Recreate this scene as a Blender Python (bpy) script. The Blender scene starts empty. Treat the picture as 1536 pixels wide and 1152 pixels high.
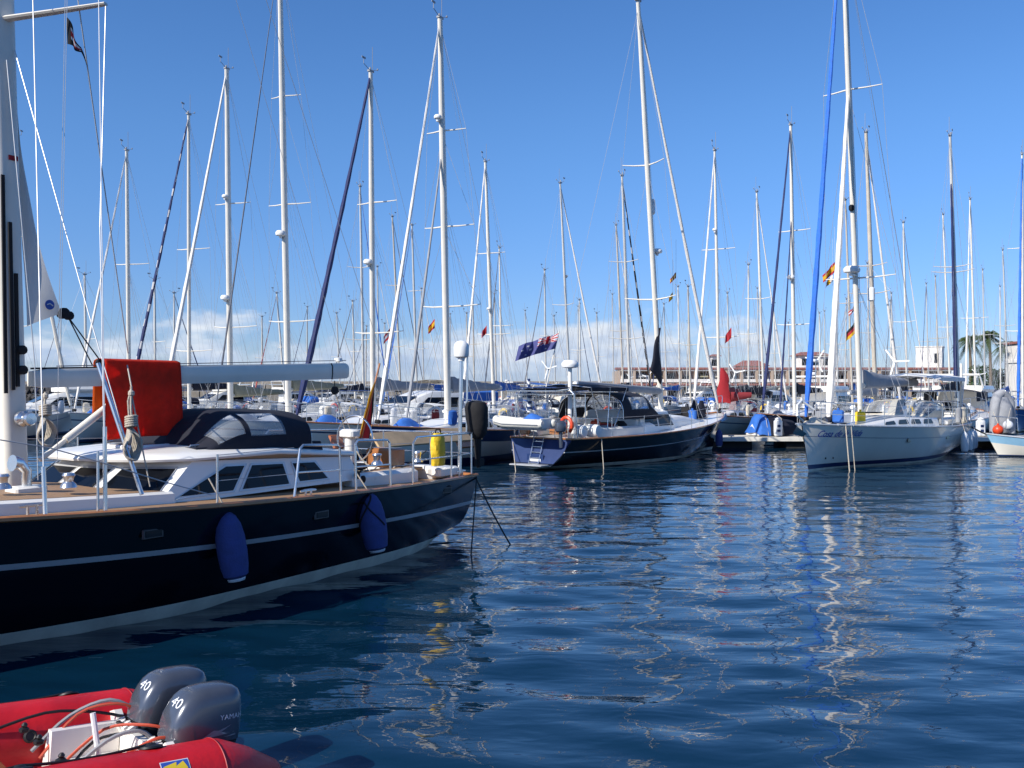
import bpy, bmesh, math, random
import numpy as np
from mathutils import Vector, Matrix
from mathutils.bvhtree import BVHTree
random.seed(7)
rng = np.random.RandomState(11)
PI = math.pi
SC = bpy.context.scene
COL = SC.collection

# ------------------------------------------------------------------ camera
F, CX, HY, H = 1400.0, 768.0, 585.0, 2.4          # focal length in photo pixels, optical centre, horizon row, eye height
cd = bpy.data.cameras.new("camera"); cam = bpy.data.objects.new("camera", cd); COL.objects.link(cam)
cam.location = (0, 0, H); cam.rotation_euler = (PI/2, 0, 0)
cd.sensor_width = 36; cd.lens = 36*F/1536; cd.shift_y = (HY-576)/1536
cd.clip_start = .05; cd.clip_end = 9000
SC.camera = cam

# ------------------------------------------------------------------ world, sun, exposure
SUN_AZ = math.atan2(-.66, -.75)                     # where the sun stands, measured from +X
SUN_EL = math.radians(36)
W = bpy.data.worlds.new("World"); SC.world = W; W.use_nodes = True
SKY_STRENGTH = .106
def build_world():
    nt = W.node_tree; nt.nodes.clear(); N = nt.nodes.new; L = nt.links.new
    out = N("ShaderNodeOutputWorld"); bg = N("ShaderNodeBackground"); bg.inputs[1].default_value = SKY_STRENGTH
    L(bg.outputs[0], out.inputs[0])
    sky = N("ShaderNodeTexSky"); sky.sky_type = 'NISHITA'; sky.sun_disc = False
    sky.sun_elevation = SUN_EL; sky.sun_rotation = PI/2 - SUN_AZ
    sky.altitude = 0; sky.air_density = 1.0; sky.dust_density = .25; sky.ozone_density = 1.6
    hs = N("ShaderNodeHueSaturation"); hs.inputs["Saturation"].default_value = 1.12; hs.inputs["Value"].default_value = 1.0
    tn = N("ShaderNodeMix"); tn.data_type = 'RGBA'; tn.blend_type = 'MULTIPLY'; tn.inputs[0].default_value = 1
    tn.inputs[7].default_value = (.86, .98, 1.22, 1); L(sky.outputs[0], tn.inputs[6]); L(tn.outputs[2], hs.inputs["Color"])
    tc = N("ShaderNodeTexCoord"); sep = N("ShaderNodeSeparateXYZ"); L(tc.outputs["Generated"], sep.inputs[0])
    def math_(op, a, b=None, clamp=False):
        m = N("ShaderNodeMath"); m.operation = op; m.use_clamp = clamp
        for i, q in enumerate((a, b)):
            if q is None: continue
            if isinstance(q, (int, float)): m.inputs[i].default_value = q
            else: L(q, m.inputs[i])
        return m.outputs[0]
    # deeper air colour close to the horizon
    el = N("ShaderNodeMapRange"); el.interpolation_type = 'SMOOTHSTEP'; el.inputs[1].default_value = 0; el.inputs[2].default_value = .30; L(sep.outputs[2], el.inputs[0])
    tm = N("ShaderNodeMix"); tm.data_type = 'RGBA'; tm.inputs[6].default_value = (.50, .62, .98, 1); tm.inputs[7].default_value = (.74, .89, 1.16, 1)
    L(el.outputs[0], tm.inputs[0]); L(tm.outputs[2], tn.inputs[7])
    mp = N("ShaderNodeMapping"); mp.inputs["Scale"].default_value = (1, 1, 2.3); mp.inputs["Location"].default_value = (.37, .1, .02)
    L(tc.outputs["Generated"], mp.inputs[0])
    n1 = N("ShaderNodeTexNoise"); n1.inputs["Scale"].default_value = 8.5; n1.inputs["Detail"].default_value = 9; n1.inputs["Roughness"].default_value = .56
    n2 = N("ShaderNodeTexNoise"); n2.inputs["Scale"].default_value = 3.2; n2.inputs["Detail"].default_value = 2
    n3 = N("ShaderNodeTexNoise"); n3.inputs["Scale"].default_value = 26; n3.inputs["Detail"].default_value = 6
    for n in (n1, n2, n3): L(mp.outputs[0], n.inputs["Vector"])
    # cloud bank: dense near the horizon, lower towards the right
    z = sep.outputs[2]; x = sep.outputs[0]
    top = math_('ADD', math_('MULTIPLY', x, -.016), .060)
    top = math_('ADD', top, math_('MULTIPLY', math_('SUBTRACT', n2.outputs[0], .5), .13))
    h = math_('DIVIDE', math_('SUBTRACT', top, z), .05)
    dens = math_('ADD', h, math_('MULTIPLY', math_('SUBTRACT', n1.outputs[0], .5), 3.6))
    ramp = N("ShaderNodeMapRange"); ramp.interpolation_type = 'SMOOTHSTEP'
    ramp.inputs[1].default_value = .05; ramp.inputs[2].default_value = .75; L(dens, ramp.inputs[0])
    low = N("ShaderNodeMapRange"); low.inputs[1].default_value = -.01; low.inputs[2].default_value = .035
    low.inputs[3].default_value = .35; low.inputs[4].default_value = 1.0; L(z, low.inputs[0])
    fac = math_('MULTIPLY', ramp.outputs[0], low.outputs[0], True)
    cr = N("ShaderNodeValToRGB"); cr.color_ramp.elements[0].position = .36; cr.color_ramp.elements[0].color = (3.4, 4.4, 6.1, 1)
    cr.color_ramp.elements[1].position = .58; cr.color_ramp.elements[1].color = (6.0, 6.5, 7.2, 1)
    shade = math_('ADD', math_('MULTIPLY', n3.outputs[0], .6), math_('ADD', math_('MULTIPLY', z, 2.6), .06))
    L(shade, cr.inputs[0])
    mx = N("ShaderNodeMix"); mx.data_type = 'RGBA'
    L(fac, mx.inputs[0]); L(hs.outputs[0], mx.inputs[6]); L(cr.outputs[0], mx.inputs[7])
    L(mx.outputs[2], bg.inputs[0])
build_world()
sd = bpy.data.lights.new("sun", 'SUN'); sd.energy = 5.0; sd.angle = math.radians(.5); sd.color = (1, .94, .85)
sun = bpy.data.objects.new("sun", sd); COL.objects.link(sun)
sv = Vector((math.cos(SUN_AZ)*math.cos(SUN_EL), math.sin(SUN_AZ)*math.cos(SUN_EL), math.sin(SUN_EL)))
sun.rotation_euler = sv.to_track_quat('Z', 'Y').to_euler()
SC.view_settings.view_transform = 'Standard'; SC.view_settings.look = 'None'
SC.view_settings.exposure = .32; SC.view_settings.gamma = 1
try: SC.view_settings.use_curve_mapping = False
except Exception: pass
SC.cycles.max_bounces = 8; SC.cycles.transparent_max_bounces = 16
SC.cycles.caustics_reflective = False; SC.cycles.caustics_refractive = False
SC.cycles.use_denoising = True

# ------------------------------------------------------------------ materials
def new_mat(name):
    m = bpy.data.materials.new(name); m.use_nodes = True
    nt = m.node_tree; b = nt.nodes["Principled BSDF"]
    return m, nt, b
def M(name, col, rough=.5, metal=0, var=.12, vscale=3.0, bump=0, bscale=60, coat=0, translucent=0, streak=False):
    m, nt, b = new_mat(name); N = nt.nodes.new; L = nt.links.new
    b.inputs["Roughness"].default_value = rough; b.inputs["Metallic"].default_value = metal
    b.inputs["Coat Weight"].default_value = coat; b.inputs["Coat Roughness"].default_value = .06
    tc = N("ShaderNodeTexCoord"); mp = N("ShaderNodeMapping"); L(tc.outputs["Object"], mp.inputs[0])
    if streak: mp.inputs["Scale"].default_value = (1, 1, .12)
    no = N("ShaderNodeTexNoise"); no.inputs["Scale"].default_value = vscale; no.inputs["Detail"].default_value = 6
    no.inputs["Roughness"].default_value = .62
    L(mp.outputs[0], no.inputs["Vector"])
    mx = N("ShaderNodeMix"); mx.data_type = 'RGBA'
    cr = N("ShaderNodeMapRange"); cr.inputs[1].default_value = .3; cr.inputs[2].default_value = .7; L(no.outputs[0], cr.inputs[0])
    L(cr.outputs[0], mx.inputs[0])
    c = Vector(col)
    mx.inputs[6].default_value = (*[max(0, k*(1-var)) for k in c], 1); mx.inputs[7].default_value = (*[min(1, k*(1+var*.6)) for k in c], 1)
    L(mx.outputs[2], b.inputs["Base Color"])
    rr = N("ShaderNodeMapRange"); rr.inputs[3].default_value = max(.02, rough*.8); rr.inputs[4].default_value = min(1, rough*1.25)
    L(no.outputs[0], rr.inputs[0]); L(rr.outputs[0], b.inputs["Roughness"])
    if bump:
        nb = N("ShaderNodeTexNoise"); nb.inputs["Scale"].default_value = bscale; nb.inputs["Detail"].default_value = 4
        L(tc.outputs["Object"], nb.inputs["Vector"])
        bp = N("ShaderNodeBump"); bp.inputs["Strength"].default_value = bump; bp.inputs["Distance"].default_value = .02
        L(nb.outputs[0], bp.inputs["Height"]); L(bp.outputs[0], b.inputs["Normal"])
    if translucent:
        tr = N("ShaderNodeBsdfTranslucent"); L(mx.outputs[2], tr.inputs[0])
        ms = N("ShaderNodeMixShader"); ms.inputs[0].default_value = translucent
        o = nt.nodes["Material Output"]
        L(b.outputs[0], ms.inputs[1]); L(tr.outputs[0], ms.inputs[2]); L(ms.outputs[0], o.inputs[0])
    return m
def wood_mat(name, col, plank=14.0, rough=.55, axis='Y', line=.55):
    m, nt, b = new_mat(name); N = nt.nodes.new; L = nt.links.new
    b.inputs["Roughness"].default_value = rough
    tc = N("ShaderNodeTexCoord")
    wv = N("ShaderNodeTexWave"); wv.wave_type = 'BANDS'; wv.bands_direction = axis; wv.inputs["Scale"].default_value = plank/6.283*2
    wv.inputs["Distortion"].default_value = 0
    L(tc.outputs["Object"], wv.inputs["Vector"])
    rp = N("ShaderNodeMapRange"); rp.inputs[1].default_value = .02; rp.inputs[2].default_value = .12; L(wv.outputs["Fac"], rp.inputs[0])
    mp = N("ShaderNodeMapping"); mp.inputs["Scale"].default_value = (1.2, 14, 14); L(tc.outputs["Object"], mp.inputs[0])
    no = N("ShaderNodeTexNoise"); no.inputs["Scale"].default_value = 2; no.inputs["Detail"].default_value = 6; L(mp.outputs[0], no.inputs["Vector"])
    m1 = N("ShaderNodeMix"); m1.data_type = 'RGBA'; L(no.outputs[0], m1.inputs[0])
    m1.inputs[6].default_value = (*[k*.7 for k in col], 1); m1.inputs[7].default_value = (*[k*1.25 for k in col], 1)
    m2 = N("ShaderNodeMix"); m2.data_type = 'RGBA'; L(rp.outputs[0], m2.inputs[0])
    m2.inputs[6].default_value = (*[k*(1-line) for k in col], 1); L(m1.outputs[2], m2.inputs[7])
    L(m2.outputs[2], b.inputs["Base Color"])
    return m
def vinyl_mat(name, tint=(.75, .78, .8), clear=.5):
    m, nt, b = new_mat(name); N = nt.nodes.new; L = nt.links.new
    b.inputs["Base Color"].default_value = (*tint, 1); b.inputs["Roughness"].default_value = .08
    t = N("ShaderNodeBsdfTransparent"); t.inputs[0].default_value = (.92, .94, .95, 1)
    no = N("ShaderNodeTexNoise"); no.inputs["Scale"].default_value = 3.5; no.inputs["Detail"].default_value = 3
    tc = N("ShaderNodeTexCoord"); L(tc.outputs["Object"], no.inputs["Vector"])
    mr = N("ShaderNodeMapRange"); mr.inputs[3].default_value = clear-.3; mr.inputs[4].default_value = clear+.3; L(no.outputs[0], mr.inputs[0])
    ms = N("ShaderNodeMixShader"); L(mr.outputs[0], ms.inputs[0]); L(b.outputs[0], ms.inputs[1]); L(t.outputs[0], ms.inputs[2])
    L(ms.outputs[0], nt.nodes["Material Output"].inputs[0])
    return m
MT = {}
def setup_materials():
    m = MT
    m['gel'] = M("white_gelcoat", (.82, .80, .75), .28, var=.06, vscale=1.2, coat=.3)
    m['gel2'] = M("cream_gelcoat", (.72, .70, .63), .35, var=.1, vscale=1.5, coat=.2)
    m['hullwhite'] = M("white_hull_paint", (.84, .80, .70), .25, var=.08, vscale=.8, coat=.4, streak=True)
    m['hullgrey'] = M("grey_hull_paint", (.36, .40, .43), .3, var=.1, vscale=.8, coat=.3)
    m['navyhull'] = M("navy_hull_paint", (.004, .005, .009), .16, var=.25, vscale=.7, coat=.25)
    m['navyhull2'] = M("navy_hull_paint_bright", (.008, .012, .04), .2, var=.2, vscale=.7, coat=.3)
    m['bluehull'] = M("mid_blue_hull_paint", (.03, .10, .30), .25, var=.15, coat=.4)
    m['redhull'] = M("red_hull_paint", (.30, .03, .03), .3, var=.15, coat=.3)
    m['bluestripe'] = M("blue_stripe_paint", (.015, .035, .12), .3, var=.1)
    m['silver'] = M("silver_stripe", (.55, .56, .57), .3, metal=.35, var=.1)
    m['boot'] = M("pale_boot_stripe", (.70, .73, .62), .45, var=.25, vscale=2.5, streak=True)
    m['antifoul'] = M("dark_antifouling", (.012, .02, .028), .7, var=.3)
    m['teak'] = wood_mat("teak_deck", (.36, .22, .12), 60, .6)
    m['plank'] = M("pale_plank_wood", (.62, .42, .22), .5, var=.3, vscale=2)
    m['varnish'] = M("varnished_wood", (.40, .16, .055), .25, var=.3, vscale=4, coat=.5)
    m['steel'] = M("polished_steel", (.66, .67, .68), .22, metal=.9, var=.08)
    m['wire'] = M("rigging_wire", (.55, .55, .55), .4, metal=.5, var=.1)
    m['wiredark'] = M("dark_rigging_wire", (.10, .11, .14), .5, var=.2)
    m['mast'] = M("white_mast_paint", (.76, .72, .63), .35, var=.08, vscale=2)
    m['mastalu'] = M("anodised_mast", (.62, .60, .55), .4, metal=.15, var=.12, vscale=2)
    m['masttan'] = M("weathered_mast", (.55, .49, .40), .5, var=.15)
    m['mastdark'] = M("dark_mast", (.05, .055, .07), .4, var=.15)
    m['sail'] = M("sailcloth", (.68, .67, .64), .8, var=.06, vscale=2, bump=.2, bscale=12, translucent=.3)
    m['sailw'] = M("white_sun_strip", (.76, .73, .68), .8, var=.12, vscale=6, bump=.5, bscale=14)
    m['canvas'] = M("navy_canvas", (.005, .007, .018), .85, var=.25, vscale=4, bump=.5, bscale=9)
    m['canvasblue'] = M("bright_blue_canvas", (.025, .13, .46), .75, var=.2, vscale=5, bump=.5, bscale=9)
    m['canvasgrey'] = M("grey_canvas", (.30, .31, .33), .85, var=.15, vscale=4, bump=.4, bscale=9)
    m['canvasolive'] = M("olive_canvas", (.30, .28, .19), .85, var=.2, vscale=4, bump=.4, bscale=9)
    m['canvasred'] = M("dark_red_canvas", (.22, .02, .025), .8, var=.2, vscale=4, bump=.4, bscale=9)
    m['canvascream'] = M("cream_canvas", (.62, .56, .45), .85, var=.15, vscale=4, bump=.4, bscale=9)
    m['canvaswhite'] = M("white_canvas", (.74, .74, .73), .8, var=.1, vscale=4, bump=.4, bscale=9)
    m['furlblue'] = M("blue_furl_strip", (.025, .15, .60), .7, var=.25, vscale=6, bump=.5, bscale=14)
    m['furlnavy'] = M("navy_furl_strip", (.012, .022, .10), .7, var=.25, vscale=6, bump=.5, bscale=14)
    m['furlred'] = M("red_furl_strip", (.45, .06, .05), .7, var=.2, vscale=6)
    m['glass'] = M("dark_window_glass", (.006, .008, .012), .05, var=.2)
    m['glass'].node_tree.nodes["Principled BSDF"].inputs["Specular IOR Level"].default_value = .22
    m['vinyl'] = vinyl_mat("clear_vinyl", (.42, .44, .46), clear=.6)
    m['towel'] = M("red_towel_cloth", (.92, .07, .03), .95, var=.15, vscale=9, bump=.9, bscale=120, translucent=.6)
    m['towelsun'] = M("sun_tinted_towel_cloth", (.80, .16, .015), .95, var=.15, vscale=9, bump=.9, bscale=120, translucent=.4)  # red towel again, sun shining through it put in as orange
    m['red'] = M("red_flag_cloth", (.48, .03, .04), .8, var=.12, translucent=.35)
    m['gold'] = M("gold_flag_cloth", (.75, .42, .02), .8, var=.12, translucent=.35)
    m['black'] = M("black_cloth", (.008, .008, .010), .85, var=.3, bump=.4, bscale=14)
    m['flagblack'] = M("black_flag_cloth", (.015, .014, .016), .8, var=.2, translucent=.2)
    m['flagblue'] = M("blue_flag_cloth", (.10, .11, .30), .8, var=.15, translucent=.35)
    m['flagwhite'] = M("white_flag_cloth", (.75, .74, .74), .8, var=.1, translucent=.35)
    m['yellow'] = M("yellow_bag_cloth", (.78, .52, .02), .55, var=.2, vscale=6, bump=.6, bscale=14)
    m['ribred'] = M("red_tube_fabric", (.56, .010, .016), .45, var=.24, vscale=3, bump=.12, bscale=30)
    m['ribdark'] = M("dark_red_tape", (.28, .01, .015), .5, var=.2)
    m['rubber'] = M("black_rubber", (.012, .012, .013), .5, var=.3)
    m['cowl'] = M("blue_grey_cowl_paint", (.085, .098, .125), .24, metal=.35, var=.1, vscale=6, coat=.6)
    m['cowldark'] = M("charcoal_engine_pan", (.03, .034, .042), .4, var=.2, coat=.2)
    m['decal'] = M("pale_decal", (.70, .72, .74), .4, var=.05)
    m['decalgrey'] = M("grey_decal", (.30, .32, .34), .35, metal=.3, var=.1)
    m['fender'] = M("royal_blue_fender_sock", (.042, .06, .21), .85, var=.2, vscale=8, bump=.4, bscale=60)
    m['fenderwhite'] = M("white_fender_vinyl", (.66, .68, .70), .4, var=.12)
    m['fenderorange'] = M("orange_buoy_vinyl", (.70, .07, .02), .4, var=.15)
    m['rope'] = M("beige_rope", (.55, .49, .40), .9, var=.3, vscale=40, bump=.6, bscale=160)
    m['ropedark'] = M("dark_rope", (.03, .035, .035), .9, var=.3, vscale=30)
    m['plastic'] = M("white_plastic", (.76, .77, .76), .35, var=.05)
    m['greyplastic'] = M("grey_plastic", (.25, .26, .28), .5, var=.1)
    m['concrete'] = M("pontoon_concrete", (.46, .43, .37), .85, var=.22, vscale=2.5, bump=.4, bscale=20)
    m['darkfloat'] = M("dark_float", (.02, .022, .022), .8, var=.4)
    m['stone'] = M("breakwater_stone", (.24, .21, .17), .9, var=.35, vscale=.7, bump=.8, bscale=2)
    m['darkstone'] = M("dark_breakwater_stone", (.05, .048, .05), .9, var=.4, vscale=.7, bump=.8, bscale=2)
    m['plaster'] = M("white_plaster", (.72, .70, .66), .85, var=.08, vscale=.6)
    m['tanwall'] = M("tan_plaster", (.44, .33, .24), .85, var=.15, vscale=.5)
    m['redtile'] = M("red_roof_tiles", (.27, .105, .085), .8, var=.3, vscale=2)
    m['trunk'] = M("palm_bark", (.17, .13, .09), .9, var=.3, vscale=6)
    m['leaf'] = M("palm_leaf", (.075, .115, .03), .55, var=.4, vscale=1.5, translucent=.25)
    m['leaf2'] = M("shrub_leaf", (.05, .10, .03), .6, var=.4, vscale=1.5, translucent=.2)
    m['lightblue'] = M("light_blue_hull_paint", (.28, .52, .72), .35, var=.1)
    m['cable'] = M("red_cable", (.50, .07, .03), .5, var=.2)
    m['logoblue'] = M("blue_badge", (.03, .09, .40), .5, var=.1)
    m['logoyellow'] = M("yellow_badge", (.80, .56, .03), .5, var=.1)
    m['orangewood'] = M("orange_wood", (.50, .17, .07), .4, var=.3, vscale=5, coat=.3)
    m['skin'] = M("rope_light", (.66, .60, .50), .9, var=.25, vscale=30)
setup_materials()

# ------------------------------------------------------------------ mesh helpers
def P(px, py, Y):
    return Vector(((px-CX)/F*Y, Y, H+(HY-py)/F*Y))
class MB:
    def __init__(s): s.v = []; s.f = []; s.m = []
    def add(s, vs, fs, mi=0):
        o = len(s.v); s.v += [tuple(v) for v in vs]
        for k, f in enumerate(fs):
            s.f.append([i+o for i in f]); s.m.append(mi[k] if isinstance(mi, list) else mi)
        return s
    def box(s, c, d, rot=None, mi=0, bev=0):
        hx, hy, hz = d[0]/2, d[1]/2, d[2]/2
        if bev:
            b = min(bev, hx*.9, hy*.9, hz*.9)
            rings = []
            for z, i in ((-hz, b), (-hz+b, 0), (hz-b, 0), (hz, b)):
                rings.append([(sx*(hx-i)-sx*ax, sy*(hy-i)-sy*ay, z) for sx, sy, ax, ay in
                              ((1, -1, b, 0), (1, -1, 0, b), (1, 1, 0, b), (1, 1, b, 0), (-1, 1, b, 0), (-1, 1, 0, b), (-1, -1, 0, b), (-1, -1, b, 0))])
            vs = [Vector(p) for r in rings for p in r]; n = 8; fs = []
            for k in range(3):
                for i in range(n): fs.append([k*n+i, k*n+(i+1) % n, (k+1)*n+(i+1) % n, (k+1)*n+i])
            fs += [list(range(n))[::-1], list(range(3*n, 4*n))]
        else:
            vs = [Vector((x, y, z)) for z in (-hz, hz) for x, y in ((-hx, -hy), (hx, -hy), (hx, hy), (-hx, hy))]
            fs = [[3, 2, 1, 0], [4, 5, 6, 7], [0, 1, 5, 4], [1, 2, 6, 5], [2, 3, 7, 6], [3, 0, 4, 7]]
        if rot is not None: vs = [rot @ v for v in vs]
        return s.add([v+Vector(c) for v in vs], fs, mi)
    def tube(s, pts, r, n=8, mi=0, cap=True, closed=False, flat=None, mifun=None):
        pts = [Vector(p) for p in pts]; k = len(pts)
        rs = r if isinstance(r, (list, tuple)) else [r]*k
        t0 = (pts[1]-pts[0]).normalized()
        up = Vector((0, 0, 1)) if abs(t0.z) < .9 else Vector((1, 0, 0))
        if flat is not None: up = Vector(flat[0])
        u = (up - t0*up.dot(t0)).normalized()
        vs = []
        for i, p in enumerate(pts):
            a = pts[i-1] if i > 0 else (pts[-1] if closed else pts[0]); b = pts[i+1] if i < k-1 else (pts[0] if closed else pts[-1])
            t = (b-a)
            t = t.normalized() if t.length > 1e-9 else t0
            u = (u - t*u.dot(t)).normalized(); w = t.cross(u)
            fl = 1 if flat is None else flat[1]
            for j in range(n):
                an = 2*PI*j/n
                vs.append(p + u*(math.cos(an)*rs[i]) + w*(math.sin(an)*rs[i]*fl))
        fs = []; ms = []
        for i in range(k if closed else k-1):
            for j in range(n):
                a = i*n; b = ((i+1) % k)*n
                fs.append([a+j, a+(j+1) % n, b+(j+1) % n, b+j]); ms.append(mifun(i, j) if mifun else mi)
        if cap and not closed:
            fs += [list(range(n))[::-1], list(range((k-1)*n, k*n))]; ms += [mi, mi]
        return s.add(vs, fs, ms)
    def loft(s, rings, closed=True, cap0=False, cap1=False, mi=0):
        n = len(rings[0]); vs = [p for r in rings for p in r]; fs = []
        for k in range(len(rings)-1):
            for i in range(n if closed else n-1):
                fs.append([k*n+i, k*n+(i+1) % n, (k+1)*n+(i+1) % n, (k+1)*n+i])
        if cap0: fs.append(list(range(n))[::-1])
        if cap1: fs.append(list(range((len(rings)-1)*n, len(rings)*n)))
        return s.add(vs, fs, mi)
    def grid(s, fn, nu, nv, mi=0, skip=None, mifun=None, closev=False):
        vs = [fn(i/nu, j/nv) for i in range(nu+1) for j in range(nv+1)]; fs = []; ms = []
        for i in range(nu):
            for j in range(nv):
                if skip and skip((i+.5)/nu, (j+.5)/nv): continue
                a = i*(nv+1)+j
                fs.append([a, a+1, a+nv+2, a+nv+1]); ms.append(mifun((i+.5)/nu, (j+.5)/nv) if mifun else mi)
        return s.add(vs, fs, ms)
    def lathe(s, c, prof, n=14, axis=None, mi=0):
        c = Vector(c); q = Vector((0, 0, 1)).rotation_difference(Vector(axis)) if axis is not None else None
        rings = []
        for r, z in prof:
            ring = []
            for j in range(n):
                v = Vector((r*math.cos(2*PI*j/n), r*math.sin(2*PI*j/n), z))
                if q: v = q @ v
                ring.append(c+v)
            rings.append(ring)
        return s.loft(rings, True, prof[0][0] > 1e-4, prof[-1][0] > 1e-4, mi)
    def prism(s, poly, d, mi=0):
        n = len(poly); d = Vector(d); poly = [Vector(p) for p in poly]
        fs = [list(range(n))[::-1], list(range(n, 2*n))]+[[i, (i+1) % n, n+(i+1) % n, n+i] for i in range(n)]
        return s.add(poly+[p+d for p in poly], fs, mi)
    def build(s, name, mats, parent=None, smooth=True, angle=38, weld=0, flip=True):
        me = bpy.data.meshes.new(name); me.from_pydata(s.v, [], s.f)
        if not isinstance(mats, (list, tuple)): mats = [mats]
        for m in mats: me.materials.append(MT[m] if isinstance(m, str) else m)
        if len(mats) > 1: me.polygons.foreach_set("material_index", s.m)
        if weld or flip:
            bm = bmesh.new(); bm.from_mesh(me)
            if weld: bmesh.ops.remove_doubles(bm, verts=bm.verts, dist=weld)
            if flip: bmesh.ops.recalc_face_normals(bm, faces=bm.faces)
            bm.to_mesh(me); bm.free()
        if smooth:
            me.polygons.foreach_set("use_smooth", [True]*len(me.polygons))
            me.set_sharp_from_angle(angle=math.radians(angle))
        me.update()
        o = bpy.data.objects.new(name, me); COL.objects.link(o)
        if parent is not None: o.parent = parent
        return o
def tag(o, label=None, cat=None, group=None, kind=None):
    if label: o['label'] = label
    if cat: o['category'] = cat
    if group: o['group'] = group
    if kind: o['kind'] = kind
    return o
class Frame:
    """an Empty at a thing's base with helpers that turn picture rays into its own coordinates"""
    def __init__(s, name, loc, yaw, label, cat, group=None, pitch=0):
        s.o = bpy.data.objects.new(name, None); COL.objects.link(s.o)
        s.o.location = loc; s.o.rotation_euler = (0, pitch, yaw); s.o.empty_display_size = .2
        tag(s.o, label, cat, group)
        s.M = Matrix.Translation(Vector(loc)) @ Matrix.Rotation(yaw, 4, 'Z') @ Matrix.Rotation(pitch, 4, 'Y'); s.I = s.M.inverted()
    def w(s, p): return s.M @ Vector(p)
    def l(s, p): return s.I @ Vector(p)
    def ray(s, px, py):
        return s.I @ Vector((0, 0, H)), s.I.to_3x3() @ Vector(((px-CX)/F, 1, (HY-py)/F))
    def at(s, px, py, ax, val):
        o, d = s.ray(px, py); i = 'xyz'.index(ax)
        return o + d*((val-o[i])/d[i])
    def aty(s, px, py, y): return s.at(px, py, 'y', y)
    def atz(s, px, py, z): return s.at(px, py, 'z', z)
    def atx(s, px, py, x): return s.at(px, py, 'x', x)
def text2d(body, size=1.0, shear=0.0, spacing=1.0, bold=0.0):
    c = bpy.data.curves.new("lettering", 'FONT'); c.body = body; c.size = size; c.shear = shear; c.space_character = spacing; c.offset = bold
    c.resolution_u = 3
    o = bpy.data.objects.new("lettering", c); COL.objects.link(o)
    dg = bpy.context.evaluated_depsgraph_get(); dg.update()
    me = bpy.data.meshes.new_from_object(o.evaluated_get(dg))
    vs = [v.co.copy() for v in me.vertices]; fs = [list(p.vertices) for p in me.polygons]
    bpy.data.objects.remove(o); bpy.data.curves.remove(c); bpy.data.meshes.remove(me)
    return vs, fs
def bvh_of(o): 
    me = o.data
    return BVHTree.FromPolygons([v.co for v in me.vertices], [list(p.vertices) for p in me.polygons])
def sag(a, b, d, n=10):
    a, b = Vector(a), Vector(b)
    return [a.lerp(b, i/n) - Vector((0, 0, d*4*(i/n)*(1-i/n))) for i in range(n+1)]
def ss(a, b, x):
    t = min(1, max(0, (x-a)/(b-a))); return t*t*(3-2*t)

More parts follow.
